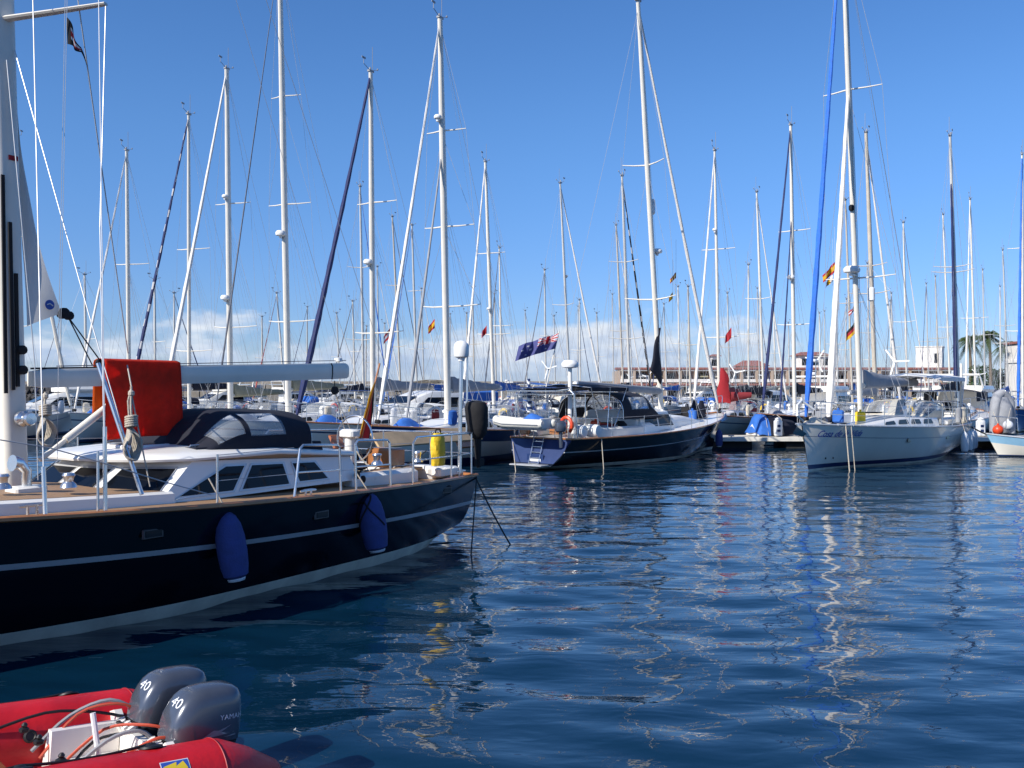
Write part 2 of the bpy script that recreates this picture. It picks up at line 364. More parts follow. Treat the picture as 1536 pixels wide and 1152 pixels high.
# ------------------------------------------------------------------ water
def build_water():
    r = np.random.RandomState(5)
    ys = [1.6]
    while ys[-1] < 75: ys.append(ys[-1]*1.0042)
    while ys[-1] < 6000: ys.append(ys[-1]*1.06)
    ys = np.array(ys); nx = 420
    t = np.linspace(-1, 1, nx)
    Y = np.repeat(ys[:, None], nx, 1); X = t[None, :]*(.85*ys[:, None]+2.0)
    Z = np.zeros_like(X); cell = (.0048*Y)
    for i in range(64):
        lam = .42*(3.2/.42)**r.rand()
        ang = r.normal(PI/2*.92, .62)
        k = 2*PI/lam; amp = .00150*lam**.95*(.6+.8*r.rand())
        if lam < .5: amp *= .85
        if lam > 1.5: amp *= .68
        ph = r.rand()*2*PI
        fade = np.clip((lam/(cell*1.0+1e-6)-3.0)/4.0, 0, 1)
        kx, ky = k*math.cos(ang), k*math.sin(ang)
        wob = .5*np.sin(.31*X*math.sin(i)+.27*Y*math.cos(i)+i)
        Z += amp*fade*np.sin(kx*X+ky*Y+ph+wob)
    patch = .8+.35*np.sin(.23*X+.11*Y+1)*np.sin(.17*Y-.09*X)
    edge = np.clip((1-np.abs(t))*14, 0, 1)[None, :]*np.clip((Y-1.6)*3, 0, 1)*np.clip((140-Y)/60, 0, 1)
    Z *= patch*edge
    ny = len(ys); n = nx*ny
    V = np.stack([X, Y, Z], -1).reshape(-1, 3)
    idx = np.arange(n).reshape(ny, nx)
    q = np.stack([idx[:-1, :-1], idx[:-1, 1:], idx[1:, 1:], idx[1:, :-1]], -1).reshape(-1, 4)
    # flat sheet beside and behind the fan
    y0, y1 = ys[0], ys[-1]; w0, w1 = .85*y0+2, .85*y1+2
    ex = np.array([(-w1, y1, 0), (-w1, -500, 0), (w1, -500, 0), (w1, y1, 0), (-w0, y0, 0), (w0, y0, 0)], float)
    V = np.concatenate([V, ex]); 
    q2 = np.array([(n+1, n+4, idx[-1, 0], n+0), (n+5, n+2, n+3, idx[-1, -1]), (n+1, n+2, n+5, n+4)])
    q = np.concatenate([q, q2])
    me = bpy.data.meshes.new("water")
    me.vertices.add(len(V)); me.vertices.foreach_set("co", V.astype(np.float32).ravel())
    me.loops.add(q.size); me.loops.foreach_set("vertex_index", q.astype(np.int32).ravel())
    me.polygons.add(len(q)); me.polygons.foreach_set("loop_start", np.arange(0, q.size, 4, dtype=np.int32))
    me.polygons.foreach_set("use_smooth", np.ones(len(q), bool))
    me.update(calc_edges=True); me.validate()
    o = bpy.data.objects.new("water", me); COL.objects.link(o)
    tag(o, "calm blue rippled harbour water reflecting masts and hulls", "water", kind="structure")
    m, nt, b = new_mat("harbour_water"); N = nt.nodes.new; L = nt.links.new
    b.inputs["Base Color"].default_value = (.0018, .019, .042, 1); b.inputs["Roughness"].default_value = .02; b.inputs["IOR"].default_value = 1.54
    tc = N("ShaderNodeTexCoord")
    hs = []
    for sc, dt, wt, rot in (((1.0, 2.6, 1), 1.5, 1.0, .25), ((1.0, 2.2, 1), 4.0, .22, -.35), ((1, 1.8, 1), 10, .05, .5)):
        mp = N("ShaderNodeMapping"); mp.inputs["Scale"].default_value = sc; mp.inputs["Rotation"].default_value = (0, 0, rot); L(tc.outputs["Object"], mp.inputs[0])
        no = N("ShaderNodeTexNoise"); no.inputs["Scale"].default_value = dt; no.inputs["Detail"].default_value = 2; no.inputs["Roughness"].default_value = .4
        no.inputs["Distortion"].default_value = .4
        L(mp.outputs[0], no.inputs["Vector"])
        mu = N("ShaderNodeMath"); mu.operation = 'MULTIPLY'; mu.inputs[1].default_value = wt; L(no.outputs[0], mu.inputs[0]); hs.append(mu)
    a = N("ShaderNodeMath"); L(hs[0].outputs[0], a.inputs[0]); L(hs[1].outputs[0], a.inputs[1])
    a2 = N("ShaderNodeMath"); L(a.outputs[0], a2.inputs[0]); L(hs[2].outputs[0], a2.inputs[1])
    bp = N("ShaderNodeBump"); bp.inputs["Strength"].default_value = 1.0; bp.inputs["Distance"].default_value = .012
    L(a2.outputs[0], bp.inputs["Height"]); L(bp.outputs[0], b.inputs["Normal"])
    me.materials.append(m)
build_water()

# ------------------------------------------------------------------ hulls
class Hull:
    def __init__(s, L, B, bs=.7, fs=1.0, fm=1.1, fb=1.45, draft=.5, zs=.06, rake=.9, stern=.35, pm=.30, pb=.85, xm=.42, zt=.4, ps=None):
        s.zt = zt; s.ps = pm if ps is None else ps
        s.L, s.B, s.bs, s.fs, s.fm, s.fb, s.draft, s.zs, s.rake, s.stern, s.pm, s.pb, s.xm = L, B/2, bs, fs, fm, fb, draft, zs, rake, stern, pm, pb, xm
    def sheer(s, t):
        a = s.fs; c = s.fb; m = s.fm                                # parabola through stern, 45 %, bow
        tm = .45; q = ((c-a)-(m-a)/tm)/(1-tm); return a+((m-a)/tm-q*tm)*t+q*t*t
    def b(s, t):
        if t < s.xm: return s.B*(s.bs+(1-s.bs)*math.sin(PI/2*t/s.xm))
        u = (t-s.xm)/(1-s.xm); return s.B*max(.006, (1-u**2.1))**.95
    def zb(s, t):
        if t < .4: return s.zs+(-s.draft-s.zs)*ss(0, s.zt, t)
        return -s.draft+(s.draft-.12)*ss(.45, 1, t)
    def pt(s, t, z, side=1):
        zb, sh = s.zb(t), s.sheer(t); w = min(1, max(0, (z-zb)/(sh-zb)))
        p = s.ps+(s.pm-s.ps)*ss(0, .35, t)+(s.pb-s.pm)*ss(.45, 1, t)
        x = t*s.L - s.rake*(1-w)*ss(.62, 1, t) + s.stern*(1-w)*(1-ss(0, .3, t))
        return Vector((x, side*s.b(t)*(w**p), z))
    def side_y(s, x, z):
        lo, hi = 0.0, 1.0
        for _ in range(30):
            m = (lo+hi)/2
            if s.pt(m, z).x < x: lo = m
            else: hi = m
        return s.pt((lo+hi)/2, z).y
    def dk(s, x): return s.sheer(min(1, max(0, x/s.L)))
    def bw(s, x): return s.b(min(1, max(0, x/s.L)))
    def build(s, parent, mats, boot=(.02, .16), cove=None, band=None, n=56, rail='plank', deck='gel', deckdrop=.02):
        """mats: antifoul, boot, topside, cove, band"""
        ts = [i/n for i in range(n+1)]
        mb = MB(); spec = []
        def rows(t):
            zb, sh = s.zb(t), s.sheer(t); out = [(zb, 0)]
            for k in (.25, .5, .75, 1): out.append((zb+(boot[0]-zb)*k, 0))
            out.append((boot[1], 1))
            top = sh-(cove[0]+cove[1] if cove else (band if band else 0))
            for k in (.2, .4, .6, .8, 1): out.append((boot[1]+(top-boot[1])*k, 2))
            if cove:
                out.append((sh-cove[0], 3))
                for k in (.5, 1): out.append((sh-cove[0]+cove[0]*k, 2))
            elif band: out.append((sh-band*.5, 4)); out.append((sh, 4))
            return [(max(z, zb), m) for z, m in out]
        R = [rows(t) for t in ts]; nr = len(R[0])
        for side in (1, -1):
            vs = []
            for t, r in zip(ts, R): vs += [s.pt(t, z, side) for z, _ in r]
            fs = []; ms = []
            for i in range(n):
                for j in range(nr-1):
                    a = i*nr+j; fs.append([a, a+1, a+nr+1, a+nr]); ms.append(R[i][j+1][1])
            mb.add(vs, fs, ms)
        for j in range(nr-1):                                       # transom
            z0, z1 = R[0][j][0], R[0][j+1][0]
            mb.add([s.pt(0, z0, 1), s.pt(0, z1, 1), s.pt(0, z1, -1), s.pt(0, z0, -1)], [[0, 1, 2, 3]], R[0][j+1][1])
        o = mb.build("hull", mats, parent, angle=50, weld=.0004)
        d = MB()
        def df(u, v):
            t = u*.995; y = (v*2-1)*s.b(t)*.985
            return Vector((t*s.L, y, s.sheer(t)-deckdrop+.05*(1-(v*2-1)**2)*s.b(t)/s.B))
        d.grid(df, 40, 8); d.build("deck", deck, parent)
        if rail:
            r = MB()
            for side in (1, -1):
                r.tube([s.pt(t, s.sheer(t), side)+Vector((0, 0, .018)) for t in [i/48 for i in range(49)]], .028, 6)
            r.tube([s.pt(0, s.sheer(0), k)+Vector((0, 0, .018)) for k in (-1, -.5, 0, .5, 1)], .028, 6)
            r.build("toe_rail", rail, parent)
        return o

def trunk(parent, hull, x0, x1, w0, w1, h, mat='gel', name="coachroof", win=True, nwin=3, slope=.28, wmat='glass', deck0=None, dz=0):
    """a long cabin trunk; half widths w0 aft, w1 forward"""
    rings = []; n = 16
    def sec(x):
        u = (x-x0)/(x1-x0); w = w0+(w1-w0)*u
        hh = h*(1-ss(1-slope*1.6, 1, u)*.92)
        z = hull.dk(x)+dz
        return z, w, hh
    xs = [x0+(x1-x0)*i/n for i in range(n+1)]
    prof = [(1, -.03), (.97, .55), (.93, .85), (.82, 1.0), (.4, 1.1), (0, 1.13)]
    prof = prof+[(-a, b) for a, b in prof[:-1][::-1]]
    for x in xs:
        z, w, hh = sec(x)
        rings.append([Vector((x, w*a, z+hh*b)) for a, b in prof])
    mb = MB(); mb.loft(rings, False); mb.add(rings[0], [list(range(len(prof)))]); mb.add(rings[-1], [list(range(len(prof)))])
    body = mb.build(name, mat, parent, angle=45)
    if win:
        for side in (1, -1):
            for k in range(nwin):
                a = x0+(x1-x0)*(.08+.62*k/nwin); b = x0+(x1-x0)*(.08+.62*(k+.78)/nwin)
                vs = []
                for x, q in ((a+.05, .26), (b-.03, .26), (b, .36), (b-.10, .74), (a+.10, .74), (a, .36)):
                    z, w, hh = sec(x)
                    vs.append(Vector((x, side*(w*(1-.03*q/.55)+.008), z+hh*q)))
                m = MB(); m.prism(vs, (0, side*.006, 0)); m.build("window", wmat, body, smooth=False)
    return body

def hood(parent, x0, x1, w, z0, h, mat='canvas', name="sprayhood", front=.45, wins=True, vin='vinyl', centre=True):
    """canvas hood: x0 front foot, x1 after edge"""
    def S(u, v, off=0):
        th = v*PI; x = x0+(x1-x0)*u
        hh = h*(.06+.94*ss(0, front, u)**.8)*(1-.05*ss(.7, 1, u))
        ca, sa = math.cos(th), math.sin(th)
        y = (w+off)*math.copysign(abs(ca)**.55, ca)*(.94+.06*ss(0, .5, u)); z = z0+(hh+off)*max(0, sa)**.62
        return Vector((x+(off if u < front else 0), y, z))
    wl = []
    if wins:
        wl = [(.12, front*.93, .09, .25), (front*1.06, .80, .07, .25), (.10, front*.86, .76, .90), (front*1.06, .80, .75, .93),
              (.10, front*.86, .27, .49), (.10, front*.86, .51, .73)]
        if not centre: wl = [(.16, .36, .09, .30), (.42, .73, .07, .30), (.16, .36, .70, .91), (.42, .73, .70, .93)]
    mb = MB(); nu, nv = 36, 72
    inside = lambda u, v: any(a < u < b and c < v < d for a, b, c, d in wl)
    mb.grid(lambda u, v: S(u, v), nu, nv, skip=inside)
    o = mb.build(name, mat, parent, angle=60, flip=False)
    for a, b, c, d in wl:
        q = MB(); q.grid(lambda u, v: S(a-.01+(b-a+.02)*u, c-.01+(d-c+.02)*v, .004), 8, 8); q.build("window", vin, o, flip=False)
    fr = MB()
    for u in (front, 1.0):
        fr.tube([S(u, v/20, -.012) for v in range(21)], .013, 6)
    fr.build("hood_frame", 'steel', o)
    return o

def wire(mb, a, b, r=.005, n=4, d=0, mi=0):
    mb.tube(sag(a, b, d, 6) if d else [a, b], r, n, mi)

def furl(parent, a, b, r, mat='sailw', mat2=None, period=.9, name="furled_headsail"):
    """a rolled sail from tack a up to head b"""
    a, b = Vector(a), Vector(b); n = 40; mb = MB()
    pts = []; rs = []
    for i in range(n+1):
        t = i/n; pts.append(a.lerp(b, t) + Vector((0, 0, -.10*math.sin(PI*t))))
        rs.append(r*(.35+.65*min(1, t*14))*(1-.62*t)*(1+.10*math.sin(i*1.9)))
    ln = (b-a).length; 
    def mf(i, j):
        return 1 if mat2 and ((i/n*ln/period + j/8) % 1.0) < .22 else 0
    mb.tube(pts, rs, 8, mifun=mf)
    o = mb.build(name, [mat, mat2] if mat2 else mat, parent)
    d = MB(); ax = (b-a).normalized()
    d.lathe(a-ax*.06, [(.02, -.05), (.09, -.04), (.10, .0), (.09, .05), (.03, .06)], 10, ax)
    d.build("furling_drum", 'black', o)
    return o

def masthead(parent, top, kind=0):
    mb = MB(); t = Vector(top)
    mb.box(t+Vector((0, 0, .03)), (.26, .12, .06))
    mb.tube([t+Vector((.05, 0, .05)), t+Vector((.42, 0, .20)), t+Vector((.42, 0, .38))], .012, 5)
    mb.box(t+Vector((.42, 0, .41)), (.22, .015, .07))
    mb.tube([t+Vector((-.08, .02, .05)), t+Vector((-.08, .02, .95))], .010, 5)
    mb.lathe(t+Vector((-.02, -.04, .06)), [(.035, 0), (.04, .1), (.02, .13)], 8)
    mb.tube([t+Vector((.0, .03, .05)), t+Vector((-.36, .05, .16))], .009, 5)
    mb.lathe(t+Vector((-.36, .05, .15)), [(.02, 0), (.035, .03), (.02, .07)], 6)
    mb.build("wind_vane", 'greyplastic', parent)

def radar(parent, p, r=.24, h=.2, name="radar_dome"):
    mb = MB(); mb.lathe(p, [(.05, -.10), (.06, -.03), (r*.92, 0), (r, h*.3), (r*.97, h*.6), (r*.7, h*.95), (0.001, h*1.05)], 16)
    mb.build(name, 'plastic', parent)

def rig(fr, hull, base, top, r=.085, flat=.7, spread=(), mat='mast', fore=None, fmat=None, fmat2=None, fr_r=.085, inner=None,
        back=True, boomL=0, boomz=1.0, cover=None, radars=(), shroud_y=None, vane=True, boomyaw=0, shroud_r=.005):
    """mast and rigging in the boat's own coordinates; spread: (height share, half width)"""
    o = fr.o; base, top = Vector(base), Vector(top)
    mb = MB(); k = 14
    mb.tube([base.lerp(top, i/k) for i in range(k+1)], [r*(1-.25*ss(.6, 1, i/k)) for i in range(k+1)], 12, flat=((1, 0, 0), flat))
    m = mb.build("mast", mat, o)
    if vane: masthead(m, top)
    sy = shroud_y or hull.bw(base.x)*.9
    rg = MB(); chain = [Vector((base.x-.15, s*sy, hull.dk(base.x)+.02)) for s in (1, -1)]
    tips = []
    for hh, w in spread:
        c = base.lerp(top, hh); q = MB()
        for s in (1, -1):
            q.tube([c+Vector((0, s*.04, 0)), c+Vector((-.18*w, s*w*.55, .02*w)), c+Vector((-.36*w, s*w, .07*w))], [.03, .024, .016], 6)
        q.build("spreader", mat if mat != 'mastdark' else 'mastalu', m); tips.append([c+Vector((-.36*w, s*w, .07*w)) for s in (1, -1)])
    hd = base.lerp(top, .985)
    for i in (0, 1):
        path = [chain[i]]+[t[i] for t in tips]+[hd]
        for a, b in zip(path[:-1], path[1:]): wire(rg, a, b, shroud_r)
        if spread:
            c = base.lerp(top, spread[0][0]*.98); wire(rg, chain[i]+Vector((-.35, 0, 0)), c, shroud_r); wire(rg, chain[i]+Vector((.45, 0, 0)), c, shroud_r)
            for kk in range(1, len(spread)):
                wire(rg, tips[kk-1][i], base.lerp(top, spread[kk][0]*.985), shroud_r)
    if back:
        bk = Vector((.1, 0, hull.dk(0)+.05)); sp = bk.lerp(hd, .22)
        wire(rg, sp, hd, shroud_r*1.1)
        for s in (1, -1): wire(rg, Vector((.12, s*hull.bw(0)*.7, hull.dk(0)+.03)), sp, shroud_r)
    # halyards beside the mast
    for dy in (.10, -.09): wire(rg, base+Vector((.16, dy, .5)), base.lerp(top, .97)+Vector((.07, dy*.5, 0)), .004)
    if fore is not None:
        if fmat: furl(o, fore, top+Vector((.05, 0, -.25)), fr_r, fmat, fmat2)
        wire(rg, fore, top, shroud_r*1.2)
    rg.build("rigging", 'wire', o, smooth=False)
    if inner: furl(o, inner[0], base.lerp(top, inner[1]), inner[2], inner[3] if len(inner) > 3 else 'sailw')
    for hz, dx, rr in radars:
        p = base.lerp(top, hz)+Vector((dx, 0, 0)); b = MB(); b.tube([base.lerp(top, hz)+Vector((0, 0, -.08)), p+Vector((0, 0, -.08))], .03, 6); b.build("radar_bracket", 'greyplastic', m)
        radar(m, p, rr, rr*.95)
    if boomL:
        g = base.lerp(top, 0)+Vector((-.12, 0, boomz)); dv = Vector((-math.cos(boomyaw), math.sin(boomyaw), .03)); e = g+dv*boomL
        bm_ = MB(); bm_.tube([g, g.lerp(e, .5), e], .075, 8); bo = bm_.build("boom", 'mastalu' if mat != 'mast' else 'mast', o)
        ly = MB()
        if cover:
            n = 18; rings = []
            for i in range(n+1):
                t = i/n; c = g.lerp(e, .02+.93*t); hgt = (.34*(1-t)**1.4+.13)*(1+.06*math.sin(i*2.1)); wd = .13*(1-t*.4)
                ring = []
                for j in range(10):
                    an = 2*PI*j/10; ring.append(c+Vector((0, wd*math.cos(an)*(1-.35*max(0, math.sin(an))), (hgt if math.sin(an) > 0 else .11)*math.sin(an)+.03)))
                rings.append(ring)
            cv = MB(); cv.loft(rings, True, True, True); cv.build("sail_cover", cover, bo)
            for s in (1, -1):
                for q in (.3, .6, .85): wire(ly, base.lerp(top, .55)+Vector((0, s*.03, 0)), g.lerp(e, q)+Vector((0, s*.14, .05)), .0035)
        wire(ly, e, base.lerp(top, .985)+Vector((-.06, 0, 0)), .0035)
        wire(ly, g.lerp(e, .72), Vector((max(.5, e.x+.6), 0, hull.dk(1)+.1)), .006)
        ly.build("boom_line", 'wire', bo, smooth=False)
    return m

def rails(parent, hull, x0=.15, xn=None, h=.6, n=7, lines=(1.0, .5), stern=True, bow=True, r=.012, single=False):
    """pushpit, pulpit, stanchions and lifelines"""
    L = hull.L; xn = xn or L*.86
    def e(x, s, z=0): return Vector((x, s*(hull.bw(x)-.05), hull.dk(x)+z))
    xs = [x0+(xn-x0)*i/(n-1) for i in range(n)]
    for s in (1, -1):
        st = MB()
        for x in xs[1:-1]:
            if single:
                q = MB(); q.tube([e(x, s), e(x, s, h+.02)], r, 6); q.build("stanchion", 'steel', parent)
            else: st.tube([e(x, s), e(x, s, h+.02)], r, 6)
        for q in lines:
            ln = MB() if single else st
            for a, b in zip(xs[:-1], xs[1:]): wire(ln, e(a, s, h*q), e(b, s, h*q), r*.42, 4)
            if single: ln.build("lifeline", 'wire', parent, smooth=False)
        if not single: st.build("guard_rail", 'steel', parent)
    if bow:
        p = MB(); top = [e(xn, 1, h), e(L*.95, 1, h*1.06), Vector((L*1.0, 0, hull.dk(L)+h*1.08)), e(L*.95, -1, h*1.06), e(xn, -1, h)]
        p.tube(top, r*1.15, 6)
        for s in (1, -1):
            p.tube([e(xn, s), e(xn, s, h)], r, 6); p.tube([e(L*.95, s), e(L*.95, s, h*1.06)], r, 6); p.tube([e(xn, s, h*.5), e(L*.95, s, h*.53)], r*.9, 6)
        p.build("pulpit", 'steel', parent)
    if stern:
        p = MB()
        for q in (1, .5):
            p.tube([e(x0+.9, 1, h*q), e(x0, 1, h*q), e(x0, -1, h*q), e(x0+.9, -1, h*q)], r*1.1, 6)
        for s in (1, -1):
            for x in (x0+.9, x0): p.tube([e(x, s), e(x, s, h)], r, 6)
            p.tube([Vector((x0, s*hull.bw(0)*.35, hull.dk(0))), Vector((x0, s*hull.bw(0)*.35, hull.dk(0)+h))], r, 6)
        p.build("pushpit", 'steel', parent)

def cloth(a, b, drop, nu=18, nv=12, wave=.05, fold=2.5, ph=0, wind=None, taper=0):
    """cloth hanging from the line a-b (hoist) out along vector drop, with folds"""
    a, b, d = Vector(a), Vector(b), Vector(drop); h = b-a; nrm = h.cross(d).normalized()
    def S(u, v):
        p = a+h*v*(1-taper*u)+d*u
        k = wave*u**.7*math.sin(fold*2*PI*u+ph+1.3*v)+wave*.4*math.sin(fold*5.1*u+3*v)
        return p+nrm*k+Vector((0, 0, -.25*wave*u*u))
    return S

def text_on(parent, body, size, origin, ux, uy, nrm, bvh, mat, name="lettering", shear=0, spacing=1, bold=0, off=.004, center=False, sx=1.0):
    vs, fs = text2d(body, size, shear, spacing, bold)
    ux, uy, nrm = Vector(ux).normalized(), Vector(uy).normalized(), Vector(nrm).normalized()
    cx = (max(v.x for v in vs)+min(v.x for v in vs))/2 if center else 0
    out = []
    for v in vs:
        p = Vector(origin)+ux*((v.x-cx)*sx)+uy*v.y
        h = bvh.ray_cast(p+nrm*1.5, -nrm) if bvh else (None,)
        out.append((h[0] if h[0] is not None else p)+nrm*off)
    mb = MB(); mb.add(out, fs); return mb.build(name, mat, parent, smooth=False, flip=False)

# ================================================================== the near navy yacht
def fender(frp, top, length, r, mat, label, group, rope_to=None, base=None):
    """sausage fender hanging on a short rope; thing > body, rope, end_cap"""
    top = Vector(top)
    f = Frame("fender", top-Vector((0, 0, length)), 0, label, "fender", group)
    mb = MB()
    prof = [(.02, 0), (r*.58, .015), (r*.82, length*.06), (r*.94, length*.2), (r, length*.4), (r*.98, length*.62), (r*.84, length*.8), (r*.58, length*.92), (r*.28, length*.985), (.02, length), (.018, length+.04)]
    mb.lathe((0, 0, 0), prof, 18); b = mb.build("body", mat, f.o)
    c = MB(); c.lathe((0, 0, -.015), [(.001, 0), (r*.55, 0), (r*.62, .02), (r*.5, .045)], 14); c.build("end_cap", 'decal' if mat == 'fender' else ('bluestripe' if mat == 'fenderwhite' else 'black'), b)
    if rope_to is not None:
        rp = MB(); rp.tube([(0, 0, length+.03), f.l(rope_to)], .009, 6); rp.build("rope", 'rope', f.o)
    return f

def near_yacht():
    fw = Vector((-.516, -.856, 0)); yaw = math.atan2(fw.y, fw.x)
    f = Frame("sailing_yacht", (-1.77, 15.92, 0), yaw, "large navy blue sailing yacht with white pilothouse and teak deck in the left foreground", "sailing yacht", "moored sailing boats")
    o = f.o
    hl = Hull(12.6, 4.2, bs=.67, fs=1.0, fm=1.165, fb=1.5, draft=.55, zs=.12, rake=1.0, stern=.12, pm=.27, pb=.8, zt=.2, ps=.10)
    hull = hl.build(o, ['antifoul', 'boot', 'navyhull', 'silver', 'navyhull'], boot=(-.02, .15), cove=(.40, .055), deck='teak', rail='varnish', n=90, deckdrop=.035)
    dk, bw = hl.dk, hl.bw
    # hull portlights, each framed
    for px, py in ((228, 800), (482, 772), (670, 735)):
        # march to the hull side
        best = None
        for k in range(60):
            y = 1.2+k*.016; p = f.aty(px, py, y)
            dd = abs(hl.side_y(p.x, p.z)-y)
            if best is None or dd < best[0]: best = (dd, p)
        p = best[1]; y = hl.side_y(p.x, p.z)
        m = MB(); m.box((p.x, y+.004, p.z), (.25, .03, .11), bev=.012); fr_ = m.build("portlight", 'cowldark', o)
        g = MB(); g.box((p.x, y+.021, p.z), (.19, .008, .065)); g.build("pane", 'glass', fr_)
    # cabin trunk forward of the pilothouse
    z0 = 1.18
    tr = MB(); tw = lambda x: 1.34-.09*(max(0, x-7))**1.3
    rings = []
    for x in [5.9+i*.45 for i in range(12)]:
        w = tw(x); z = dk(x)-.02; hh = .135*(1-ss(10.2, 10.9, x)*.8)
        rings.append([Vector((x, w, z)), Vector((x, w-.02, z+hh*.85)), Vector((x, w-.06, z+hh)), Vector((x, 0, z+hh+.05)), Vector((x, -w+.06, z+hh)), Vector((x, -w+.02, z+hh*.85)), Vector((x, -w, z))])
    tr.loft(rings, False); tr.add(rings[0], [list(range(7))]); tr.add(rings[-1], [list(range(7))]); trunk_o = tr.build("cabin_trunk", 'gel', o, angle=30)
    tt = MB(); tt.loft([[r[2]+Vector((0, -.06, .006)), r[3]+Vector((0, 0, .006)), r[4]+Vector((0, .06, .006))] for r in rings], False); tt.build("teak_top", 'teak', trunk_o)
    # pilothouse
    bot = [(2.6, 1.16), (6.12, 1.30), (6.62, .62), (6.68, 0)]; top = [(2.75, 1.08), (5.52, 1.16), (5.98, .52), (6.02, 0)]
    bz, tz = 1.15, 1.595
    full = lambda q: q+[(x, -y) for x, y in q[::-1] if y != 0]
    B3 = [Vector((x, y, bz)) for x, y in full(bot)]; T3 = [Vector((x, y, tz-(.12 if x < 3 else 0))) for x, y in full(top)]
    ph = MB(); ph.loft([B3, T3], True, True, True); house = ph.build("pilothouse", 'gel', o, smooth=False)
    def quad(i):
        j = (i+1) % len(B3); return B3[i], B3[j], T3[j], T3[i]
    def window(i, poly, mat='glass'):
        A, Bb, C, D = quad(i); n = (Bb-A).cross(D-A).normalized()
        ctr = (A+Bb+C+D)/4
        if n.dot(ctr-Vector((4.5, 0, 1.3))) < 0: n = -n
        def S(u, v): return A.lerp(Bb, u).lerp(D.lerp(C, u), v)
        cu = sum(u for u, v in poly)/len(poly); cv = sum(v for u, v in poly)/len(poly)
        outer = [(cu+(u-cu)*1.0+.012*(1 if u > cu else -1), cv+(v-cv)+.06*(1 if v > cv else -1)) for u, v in poly]
        m = MB(); m.prism([S(u, v) for u, v in outer], n*.010); w = m.build("window", 'silver', house, smooth=False)
        g = MB(); g.prism([S(u, v)+n*.010 for u, v in poly], n*.005); g.build("pane", mat, w, smooth=False)
    # port side (A aft-bottom .. forward-bottom); u runs forward
    side = [[(.70, .16), (.935, .16), (.80, .82), (.70, .82)], [(.42, .16), (.655, .16), (.655, .82), (.475, .82)], [(.20, .20), (.36, .20), (.41, .82), (.27, .82)]]
    for p in side: window(0, p)
    for p in ([(.10, .2), (.90, .2), (.86, .80), (.14, .80)],): window(1, p)
    window(2, [(.02, .2), (.92, .2), (.92, .80), (.02, .80)]); window(3, [(.08, .2), (.98, .2), (.98, .80), (.08, .80)])
    window(4, [(.10, .2), (.90, .2), (.86, .80), (.14, .80)])
    for p in side: window(5, [(1-u, v) for u, v in p])
    # roof with a brow over the windscreen
    def ringr(e, z, drop=0):
        out = []
        q = [(2.72, 1.08), (4.2, 1.14), (5.56, 1.16), (5.9, .92), (6.10, .5), (6.16, 0)]
        q = q+[(x, -y) for x, y in q[:-1][::-1]]
        for x, y in q:
            c = Vector((4.4, 0)); d = Vector((x, y))-c; l = d.length; d = d*((l+e)/l)
            zz = z-(.12*(1-ss(2.6, 3.6, x)))
            out.append(Vector((c.x+d.x, c.y+d.y, zz)))
        return out
    rf = MB(); rf.loft([ringr(-.02, tz-.005), ringr(.075, tz+.004), ringr(.085, tz+.03), ringr(.05, tz+.062), ringr(-.14, tz+.095), ringr(-.55, tz+.135), ringr(-1.02, tz+.15)], True, True, True)
    roof = rf.build("roof", 'gel', o, angle=60)
    for s in (1, -1):
        gr = MB(); gr.tube([(5.3, s*.80, tz+.09), (5.25, s*.80, tz+.145), (4.2, s*.85, tz+.145), (4.15, s*.85, tz+.09)], .014, 6); gr.build("grab_rail", 'steel', roof)
    ha = MB(); ha.box((5.45, .1, tz+.135), (.55, .55, .045), bev=.015); hat = ha.build("hatch", 'gel', roof); hg = MB(); hg.box((5.45, .1, tz+.161), (.44, .44, .008)); hg.build("pane", 'glass', hat)
    # sprayhood and its low coaming
    cm = MB(); cm.loft([[Vector((5.3, -1.0, tz+.05)), Vector((5.3, 1.0, tz+.05)), Vector((5.3, .95, tz+.13)), Vector((5.3, -.95, tz+.13))], [Vector((3.3, -1.1, tz-.02)), Vector((3.3, 1.1, tz-.02)), Vector((3.3, 1.05, tz+.12)), Vector((3.3, -1.05, tz+.12))]], True, True, True)
    cm.build("hood_coaming", 'canvas', o)
    hood(o, 5.28, 3.5, 1.08, tz+.06, .50, 'canvas', front=.40, centre=False)
    # cockpit: coamings, well, seats, table, wheel
    ck = MB()
    for s in (1, -1):
        ck.box((2.05, s*1.10, dk(1.8)+.05), (1.5, .24, .26), bev=.05)
    ck.box((.72, 0, dk(.7)+.06), (.3, 2.2, .26), bev=.05); ck.build("cockpit_coaming", 'gel', o)
    st = MB()
    for s in (1, -1): st.box((1.8, s*.78, dk(1.8)+.13), (1.8, .40, .05), bev=.01)
    st.build("cockpit_seat", 'teak', o)
    bx = MB(); bx.box((2.75, .55, dk(2.7)+.36), (.5, .7, .22), bev=.02); bx.build("cockpit_table", 'varnish', o)
    pd = MB(); pd.tube([(1.5, 0, dk(1.5)), (1.5, 0, dk(1.5)+.62)], .08, 10); pd.box((1.5, 0, dk(1.5)+.68), (.22, .28, .14), bev=.03); pb_ = pd.build("wheel_pedestal", 'gel', o)
    wh = MB(); c = Vector((1.38, 0, dk(1.5)+.60)); wh.tube([c+Vector((0, .36*math.cos(a), .36*math.sin(a))) for a in [2*PI*i/24 for i in range(24)]], .014, 6, closed=True)
    for i in range(5):
        a = 2*PI*i/5; wh.tube([c, c+Vector((0, .36*math.cos(a), .36*math.sin(a)))], .008, 5)
    wh.build("steering_wheel", 'steel', pb_)
    vt = MB()
    for x, y, z in ((2.75, 1.20, 1.22), (2.62, 1.19, 1.15)): vt.lathe((x, y, z), [(.05, 0), (.055, .03), (.02, .05)], 12, (0, 1, 0))
    vt.build("engine_panel_dial", 'black', house)
